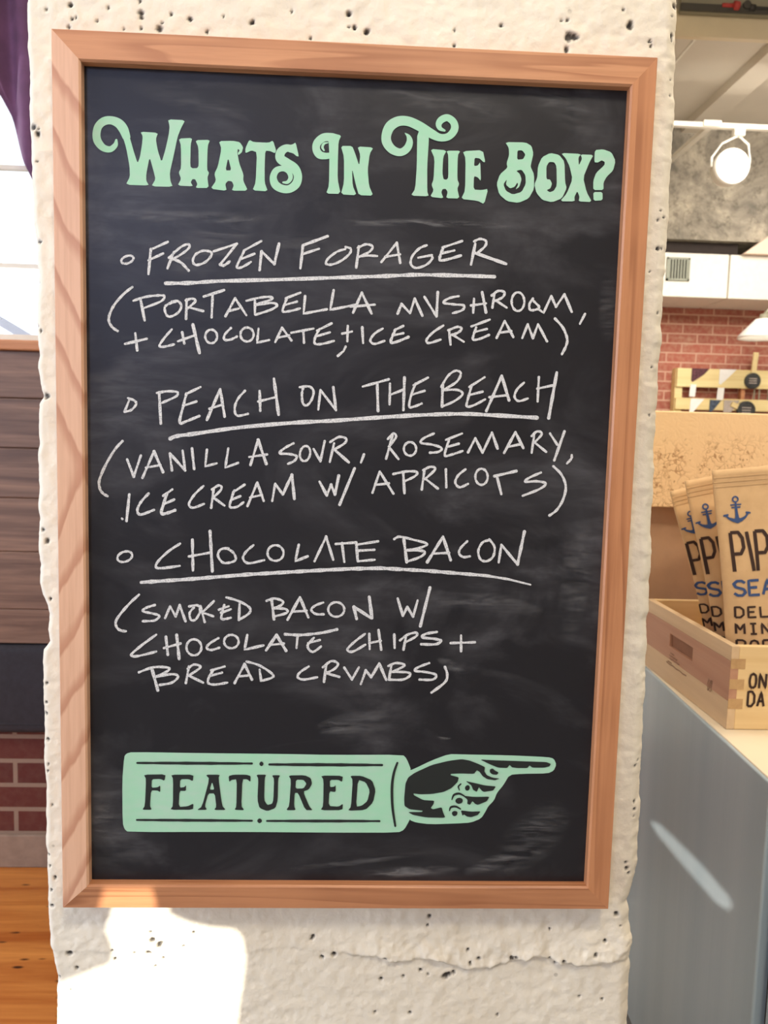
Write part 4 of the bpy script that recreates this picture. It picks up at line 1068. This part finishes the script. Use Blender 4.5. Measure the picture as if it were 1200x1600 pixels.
K = chalk('white chalk line reading PEACH ON THE BEACH'); K.z(140, 580, 3)
K.line((188,130),(164,190)).c((164,190),(195,182),(218,155),(210,138),(180,126))
K.line((326,100),(334,246),w=4.8).c((315,102),(365,94),(410,98),(405,118),(340,148))
K.c((454,105),(440,160),(422,240),(455,234),(514,210),w=4.4).line((450,108),(520,74)).line((440,162),(500,142))
K.line((550,228),(612,84),w=4.6).line((612,84),(633,213),w=4.6).line((562,176),(624,156))
K.c((728,92),(695,130),(680,175),(692,208),(742,200)); K.line((797,92),(800,186),w=4.4).line((790,142),(872,122)).line((864,35),(886,204),w=5)
K.c((985,75),(1030,72),(1050,95),(1040,135),(1018,160),(1000,150),(995,110),(1000,82)); K.line((1082,88),(1072,180)).line((1082,88),(1155,183)).line((1142,75),(1155,183),w=4.4)
K.z(520, 570, 3)
K.line((140,102),(262,68)).line((208,85),(212,216),w=4.6); K.line((268,88),(266,186)).line((266,142),(332,116)).line((336,60),(331,212),w=4.6)
K.c((388,88),(368,140),(358,195),(380,196),(416,182)).line((378,96),(446,60)).line((370,140),(430,122))
K.line((515,95),(512,196),w=4.6).c((508,104),(540,52),(575,28),(600,40),(580,80),(518,118)).c((520,118),(585,118),(608,138),(570,170),(514,195))
K.c((652,95),(636,150),(628,194),(660,190),(714,162)).line((640,104),(712,58)).line((638,142),(702,126))
K.line((720,216),(792,52),w=4.6).line((792,52),(826,166),w=5).line((734,152),(820,142))
K.c((896,84),(864,115),(852,150),(872,170),(914,158)); K.line((966,58),(960,172)).line((958,112),(1042,94)).line((1050,36),(1012,250),w=5.4); K.done()
U = Draw('underline', M['chalk'], 0.0004, 'white chalk underline beneath PEACH ON THE BEACH'); U.z(140,580,3)
U.c((378,316),(410,304),(500,292),(700,264),(950,242),(1140,232),(1340,218),(1540,206),(1740,200),(1890,206),(2096,218),w=6.4).done()
K = chalk('white chalk line reading (VANILLA SOUR, ROSEMARY,'); K.z(140, 580, 3)
K.c((154,328),(118,368),(75,440),(46,510),(48,550),(62,572),(84,586),w=4.4)
K.line((176,414),(207,494),w=4.4).line((207,494),(240,396)); K.line((248,500),(302,376)).line((302,376),(344,472),w=4.6).line((264,452),(332,440))
K.line((376,385),(386,465)).line((376,385),(448,465),w=4.4).line((436,372),(448,465)); K.line((480,362),(490,458),w=4.4)
K.line((550,368),(542,446),(596,432)); K.line((650,362),(636,452),(696,430))
K.line((754,440),(790,322)).line((790,322),(828,434),w=4.8).line((748,402),(832,390))
K.c((956,338),(915,360),(890,384),(935,388),(970,398),(960,420),(930,434)); K.o(1010,386,24,36,tilt=0.2); K.line((1050,365),(1082,422)).line((1082,422),(1102,328))
K.line((1146,338),(1126,425))
K.z(520, 570, 3)
K.c((-12,362),(30,338),(64,348),(50,372),(-4,402)).line((8,398),(75,457),w=4.4); K.line((146,420),(132,458))
K.line((280,332),(250,440)).c((258,348),(284,322),(296,340),(262,384)).line((262,384),(308,442)); K.o(362,394,29,32)
K.c((474,322),(425,345),(414,366),(465,374),(510,390),(495,408),(456,412)); K.c((548,345),(532,390),(526,426),(560,420),(608,404)).line((530,352),(606,322)).line((540,384),(590,370))
K.line((634,410),(668,344)).line((668,344),(702,412),w=4.4).line((702,412),(746,318)).line((746,318),(772,392),w=4.6)
K.line((803,413),(856,316),w=4.6).line((856,316),(893,390),w=4.6).line((824,384),(880,372))
K.line((944,330),(932,412)).c((932,334),(958,312),(980,324),(946,364)).line((946,364),(1000,408)); K.line((1018,322),(1052,374)).line((1086,312),(1038,448),w=4.6); K.c((1120,424),(1118,440),(1098,462)); K.done()
K = chalk('white chalk line reading ICE CREAM W/ APRICOTS)'); K.z(140, 580, 3)
K.line((186,578),(173,702),w=4.8).line((151,690),(154,693),w=3.6); K.c((276,574),(240,614),(224,652),(240,672),(302,650),w=4.4)
K.c((362,575),(346,625),(336,666),(360,666),(400,652),w=5).line((345,584),(388,554)).line((346,624),(396,602))
K.c((534,538),(492,578),(466,622),(485,640),(536,622)); K.line((582,550),(570,640)).c((574,554),(606,535),(618,552),(580,592)).line((580,592),(632,630))
K.c((678,558),(664,600),(658,636),(690,636),(722,614)).line((672,568),(726,532)).line((666,602),(706,586)); K.line((740,632),(786,522)).line((786,522),(816,608),w=4.4).line((752,592),(808,580))
K.line((856,608),(870,528)).line((870,528),(906,578)).line((906,578),(948,486),w=4.8).line((948,486),(960,598),w=5)
K.line((1078,518),(1112,582),w=4.8).line((1112,582),(1132,532)).line((1132,532),(1150,578),w=4.6).line((1150,578),(1168,490),w=5)
K.z(520, 570, 3)
K.line((102,486),(32,656),w=4.6); K.line((186,600),(220,500)).line((220,500),(284,604)).line((206,562),(262,556))
K.line((330,508),(336,602),w=4.4).c((284,512),(345,500),(394,502),(385,522),(338,545)); K.line((430,490),(417,584)).c((424,494),(458,478),(480,490),(432,536)).line((434,534),(492,580))
K.line((530,490),(532,574)); K.c((622,490),(588,518),(574,552),(595,574),(634,558)); K.o(697,525,29,38)
K.line((758,522),(860,498),w=4.6).line((768,518),(790,606),w=4.6); K.c((976,505),(920,530),(902,548),(955,546),(998,556),(970,582),(890,614))
K.c((1034,476),(1072,515),(1092,570),(1080,630),(1050,680),(1016,706),w=4.2); K.done()

K = chalk('white chalk line reading CHOCOLATE BACON'); K.z(150, 820, 10/3)
K.o(150,166,40,26,tilt=-0.35); K.c((438,98),(375,140),(318,198),(325,226),(436,214),w=4.2)
K.line((502,78),(505,238),w=4.6).line((484,165),(600,144)).line((594,34),(606,242),w=5)
K.c((690,122),(650,128),(635,160),(660,196),(700,196),(728,180),(715,145),(680,122)); K.c((820,106),(780,142),(766,176),(795,200),(876,184)); K.o(935,147,42,41); K.line((1056,104),(1038,190),(1102,164),w=4.4); K.line((1138,190),(1198,64))
K.z(490, 820, 10/3)
K.line((65,62),(102,182),w=4.4).line((115,100),(222,92)).line((148,95),(160,194),w=4.4).line((222,92),(230,190),w=4.4).line((222,104),(336,86)).line((228,135),(316,130)).line((230,190),(318,182))
K.line((470,76),(485,194),w=4.8).c((420,74),(450,62),(520,78),(590,98),(560,118),(490,132)).c((490,132),(575,138),(560,165),(486,192),w=4.2)
K.line((592,194),(674,62),w=4.8).line((674,62),(714,184),w=5).line((625,150),(705,146)); K.c((800,86),(765,122),(758,150),(780,168),(814,164)); K.c((915,80),(880,92),(858,135),(868,178),(900,190),(935,165),(942,115),(915,76))
K.line((964,196),(978,104)).line((978,104),(1062,206),w=4.4).line((1062,206),(1098,36),w=5.2); K.done()
U = Draw('underline', M['chalk'], 0.0004, 'white chalk underline beneath CHOCOLATE BACON'); U.z(150,820,10/3)
U.line((235,300),(500,282),(800,258),(1200,235),(1333,229),(1483,226),(1733,240),(2033,265),(2150,284),(2263,312),w=6.0,taper=True).done()
K = chalk('white chalk line reading (SMOKED BACON W/'); K.z(150, 820, 10/3)
K.c((224,364),(165,420),(108,492),(106,530),(128,550),(156,554),w=4.4)
K.c((306,418),(262,432),(244,450),(295,462),(330,474),(305,498),(244,502)); K.line((360,486),(386,424)).line((386,424),(415,478)).line((415,478),(436,418)).line((436,418),(466,502),w=4.4)
K.c((485,425),(530,420),(542,450),(520,492),(495,495),(488,460),(510,430)); K.line((544,424),(566,506)).line((614,398),(552,458)).line((552,456),(610,476))
K.c((668,418),(656,460),(654,490),(675,490),(702,484)).line((640,442),(692,424)).line((652,458),(702,440)); K.line((748,408),(744,496)).c((678,378),(745,398),(800,432),(796,462),(742,496))
K.line((915,392),(927,492),w=4.6).c((888,396),(930,384),(972,398),(965,418),(922,436)).c((925,436),(985,438),(994,458),(926,478)); K.line((998,494),(1062,378),w=4.6).line((1062,378),(1106,482),w=4.6).line((1020,452),(1096,448))
K.z(490, 820, 10/3)
K.c((50,405),(10,420),(-12,442),(10,464),(52,466)); K.o(118,441,42,38); K.line((210,428),(224,490),w=5).line((212,428),(300,486),w=5).line((290,376),(304,486),w=5.4)
K.line((438,384),(465,474),w=4.6).line((465,474),(488,428)).line((488,428),(518,478),w=4.6).line((518,478),(542,394)); K.line((606,328),(556,528),w=5); K.done()
K = chalk('white chalk line reading CHOCOLATE CHIPS +'); K.z(150, 820, 10/3)
K.c((314,572),(240,626),(184,676),(215,684),(314,660),w=4.2); K.line((364,583),(374,676),w=4.4).line((354,642),(440,618)).line((420,574),(433,698),w=5); K.o(510,638,39,42)
K.c((638,590),(595,616),(576,640),(600,652),(642,640)); K.o(705,608,38,35); K.line((788,574),(774,650),(872,628),w=4.4); K.line((886,654),(940,574),w=4.8).line((940,574),(990,656),w=4.8).line((905,626),(978,618))
K.c((985,570),(1060,574),(1133,568),(1190,560),(1255,545),w=4.6).line((1050,578),(1044,642)); K.c((1135,588),(1102,630),(1128,662),(1172,634)).line((1105,616),(1166,600))
K.z(490, 820, 10/3)
K.c((268,568),(210,612),(176,650),(205,660),(270,624)); K.line((290,568),(292,648)).line((290,616),(350,604)).line((338,548),(352,650),w=4.4); K.line((420,572),(422,642),w=4.4)
K.line((482,578),(468,650)).c((450,602),(490,572),(536,562),(532,582),(474,614)); K.c((642,558),(585,568),(566,586),(630,594),(664,604),(635,622),(560,622),w=4.4); K.line((714,616),(840,612)).line((768,576),(768,658)); K.done()
K = chalk('white chalk line reading BREAD CRUMBS)'); K.z(150, 820, 10/3)
K.line((290,746),(322,862),w=5).c((224,768),(300,742),(376,744),(372,762),(310,792)).c((312,792),(395,778),(428,790),(395,822),(332,834))
K.line((484,738),(468,824)).c((478,750),(510,728),(544,742),(482,786)).line((484,786),(558,822)); K.c((612,755),(588,795),(585,824),(620,832),(684,822)).line((600,758),(670,738)).line((590,788),(656,770))
K.line((722,824),(774,726)).line((774,726),(812,806),w=4.6).line((740,790),(800,784)); K.line((852,754),(860,812)).c((784,712),(850,732),(915,774),(918,795),(858,814)); K.c((1108,738),(1065,766),(1050,792),(1080,806),(1152,794))
K.z(490, 820, 10/3)
K.line((66,728),(54,818),w=4.4).c((48,742),(92,710),(126,722),(112,748),(64,774)).line((68,774),(134,792)); K.line((160,744),(200,806)).line((200,806),(236,742))
K.line((246,830),(272,758)).line((272,758),(300,794)).line((300,794),(342,722),w=4.4).line((342,722),(378,808),w=4.6)
K.line((406,728),(392,806)).c((388,736),(430,720),(474,732),(412,766)).c((412,766),(485,768),(504,782),(465,806),(392,806)); K.c((602,720),(545,742),(528,760),(590,768),(638,782),(620,806),(552,806))
K.c((684,740),(696,780),(684,820),(614,874),w=4.4); K.done()

# ---- featured sign: mint sleeve and pointing hand, black drawing on it
S = Draw('featured_sign', M['mint'], 0.0006, 'mint painted FEATURED sleeve ending in a pointing hand')
S.z(520, 1160, 10/3); g = 1166.67
S.poly([(80-g,75),(92-g,58),(120-g,50),(500-g,56),(900-g,60),(0,65),(365,64),(385,85),(410,148),(372,205),(370,318),(408,385),(400,405),(372,455),(340,470),(0,470),(700-g,466),(100-g,467),(82-g,452),(72-g,420),(70-g,200)], soft=0.2)
S.z(560, 1160, 3.75)
S.poly([(295,165),(320,158),(430,105),(530,68),(600,70),(900,76),(1110,86),(1145,95),(1160,130),(1145,165),(1110,182),(960,184),(885,190),(850,250),(812,295),(795,340),(760,375),(745,405),(720,445),(660,470),(580,475),(420,480),(340,470),(300,455),(262,390),(262,250)], soft=0.2)
sign = S.done()
B = Draw('sign_lettering', M['black_paint'], 0.0009, 'black lettering and outlines on the mint sign')
B.z(170, 1160, 10/3)
B.poly([(182,168),(296,166),(290,200),(268,190),(224,192),(222,236),(254,234),(268,224),(268,259),(252,250),(220,250),(214,330),(224,351),(174,351),(188,330),(194,190)])
B.poly([(324,168),(441,168),(438,202),(415,191),(372,192),(370,236),(394,233),(402,222),(402,253),(368,252),(364,336),(410,333),(441,318),(438,351),(320,351),(334,330),(335,190)])
B.poly([(504,168),(579,168),(571,185),(590,330),(610,352),(548,352),(560,335),(552,266),(518,266),(500,332),(512,351),(458,352),(485,335),(524,190)], [[(538,205),(550,246),(525,246)]])
B.poly([(624,175),(650,168),(715,168),(739,175),(738,206),(720,192),(696,192),(690,332),(706,353),(654,351),(664,335),(667,192),(640,195),(627,206)])
B.poly([(768,168),(820,168),(812,185),(809,300),(825,326),(850,320),(857,300),(861,190),(849,171),(893,171),(882,190),(880,300),(868,342),(825,358),(785,342),(774,300),(779,190)])
B.poly([(936,172),(1020,171),(1052,186),(1059,215),(1042,245),(1012,256),(1045,335),(1062,353),(1024,353),(986,263),(968,263),(965,332),(974,353),(923,353),(940,330),(949,195)], [[(975,194),(1014,195),(1030,215),(1014,240),(972,241)]])
B.z(520, 1160, 10/3)
B.poly([(-62,173),(53,174),(48,206),(30,195),(-15,195),(-15,233),(8,231),(15,221),(15,259),(-18,254),(-22,331),(30,335),(53,319),(50,353),(-64,353),(-50,330),(-48,195)])
B.poly([(90,174),(150,174),(205,198),(223,250),(210,312),(170,352),(78,356),(95,335),(104,195)], [[(131,194),(172,208),(193,252),(180,306),(150,330),(121,335)]])
B.z(170, 1160, 10/3)
def taperline(x0, y0, x1, y1, w): 
    n = 14; P = [B.px((x0+(x1-x0)*i/n, y0+(y1-y0)*i/n)) for i in range(n+1)]
    B.add(*ribbon(P, [w/B.sc*(0.75 + 0.35*math.sin(PI*i/n) + 0.1*math.sin(i*2.3)) for i in range(n+1)]))
taperline(148,107,745,110,14); taperline(836,115,g+256,118,15); taperline(146,404,745,408,13); taperline(824,409,g+243,410,13)
B.poly([(795,96),(808,112),(795,127),(781,112)], soft=0.25); B.poly([(785,393),(801,408),(785,424),(770,408)], soft=0.25)
B.z(560, 1160, 3.75)
B.swash((228,120,12),(208,180,15),(197,260,16),(200,380,15),(216,490,12))
B.poly([(276,240),(292,205),(330,178),(430,132),(530,108),(605,98),(650,106),(700,125),(742,145),(738,170),(752,192),(785,206),(826,212),(800,222),(755,215),(728,198),(710,172),(694,163),(678,184),(600,182),(542,184),(540,192),(588,205),(582,232),(545,268),(500,290),(430,302),(360,304),(322,299),(326,310),(380,338),(445,342),(440,362),(424,384),(436,392),(488,380),(496,410),(510,442),(400,440),(320,425),(290,408),(372,408),(378,400),(300,392),(270,372),(268,330)], soft=0.12)
B.poly([(712,100),(800,105),(900,108),(1000,112),(1100,115),(1128,126),(1120,140),(1090,148),(1020,148),(1003,135),(990,150),(930,150),(900,146),(886,132),(872,150),(820,148),(770,128)], soft=0.12)
B.poly([(770,158),(786,152),(800,165),(822,176),(812,190),(786,188),(770,176)], soft=0.2)
B.poly([(628,226),(680,238),(740,252),(806,258),(790,282),(735,290),(722,282),(706,262),(694,290),(672,278),(662,252)], soft=0.12)
B.poly([(622,262),(640,248),(654,258),(650,280),(630,284)], soft=0.25)
B.poly([(610,312),(680,320),(768,318),(752,345),(700,366),(684,360),(668,344),(654,366),(638,360),(640,335)], soft=0.12)
B.poly([(564,340),(585,322),(612,330),(610,355),(580,362)], soft=0.25)
B.poly([(600,398),(660,406),(716,404),(700,425),(660,438),(636,434),(618,422),(610,430)], soft=0.12)
B.poly([(545,412),(560,400),(582,406),(578,428),(556,434)], soft=0.25)
B.swash((548,335,6),(560,308,12),(590,300,12),(620,314,8)); B.swash((534,400,6),(542,380,12),(570,376,12),(598,390,8)); B.swash((592,280,5),(586,258,9),(600,244,8))
B.done()

# ---- rubbed chalk smears
def smear(cx, cy, rx, ry, ang, amt, bend=0.0):
    nu, nv = 28, 8; vs = []; al = []
    for i in range(nu+1):
        for j in range(nv+1):
            u, v = i/nu*2-1, j/nv*2-1
            x = u*rx; y = v*ry*(1-0.5*u*u) + bend*u*u
            c, s = math.cos(ang), math.sin(ang)
            vs.append(onboard(cx + x*c - y*s, cy + x*s + y*c, 0.0002)); al.append(amt*max(0,1-u**2)**0.8*max(0,1-abs(v)**1.5))
    fs = [(i*(nv+1)+j, (i+1)*(nv+1)+j, (i+1)*(nv+1)+j+1, i*(nv+1)+j+1) for i in range(nu) for j in range(nv)]
    o = MB().add(vs, fs).build('chalk_smear', M['smear'], board)
    a_ = o.data.attributes.new('dust', 'FLOAT', 'POINT'); a_.data.foreach_set('value', al)
for a in ((765,940,88,16,0.10,0.34,10),(300,340,140,12,0.03,0.30,-4),(650,348,165,7,0.02,0.50,4),(330,385,90,40,-0.5,0.16,0),(480,385,70,22,0.2,0.22,0),(300,158,110,18,0.25,0.14,0),(700,160,120,26,0.2,0.20,0),
          (880,170,90,30,0.5,0.16,0),(555,1132,60,22,-0.15,0.34,0),(695,1150,12,7,0,0.55,0),(705,1040,26,9,0.5,0.30,0),(640,1362,80,10,-0.05,0.40,0),(780,1345,60,12,-0.35,0.45,0),(830,1310,75,40,-0.75,0.30,0),
          (180,1320,50,60,0.3,0.14,0),(160,1270,20,60,0.1,0.20,0),(560,1345,110,7,-0.12,0.22,0),(900,900,24,110,0.1,0.22,0),(950,480,16,60,0,0.16,0),(175,600,40,50,0.5,0.10,0),(640,115,60,14,0.05,0.14,0)):
    smear(*a)
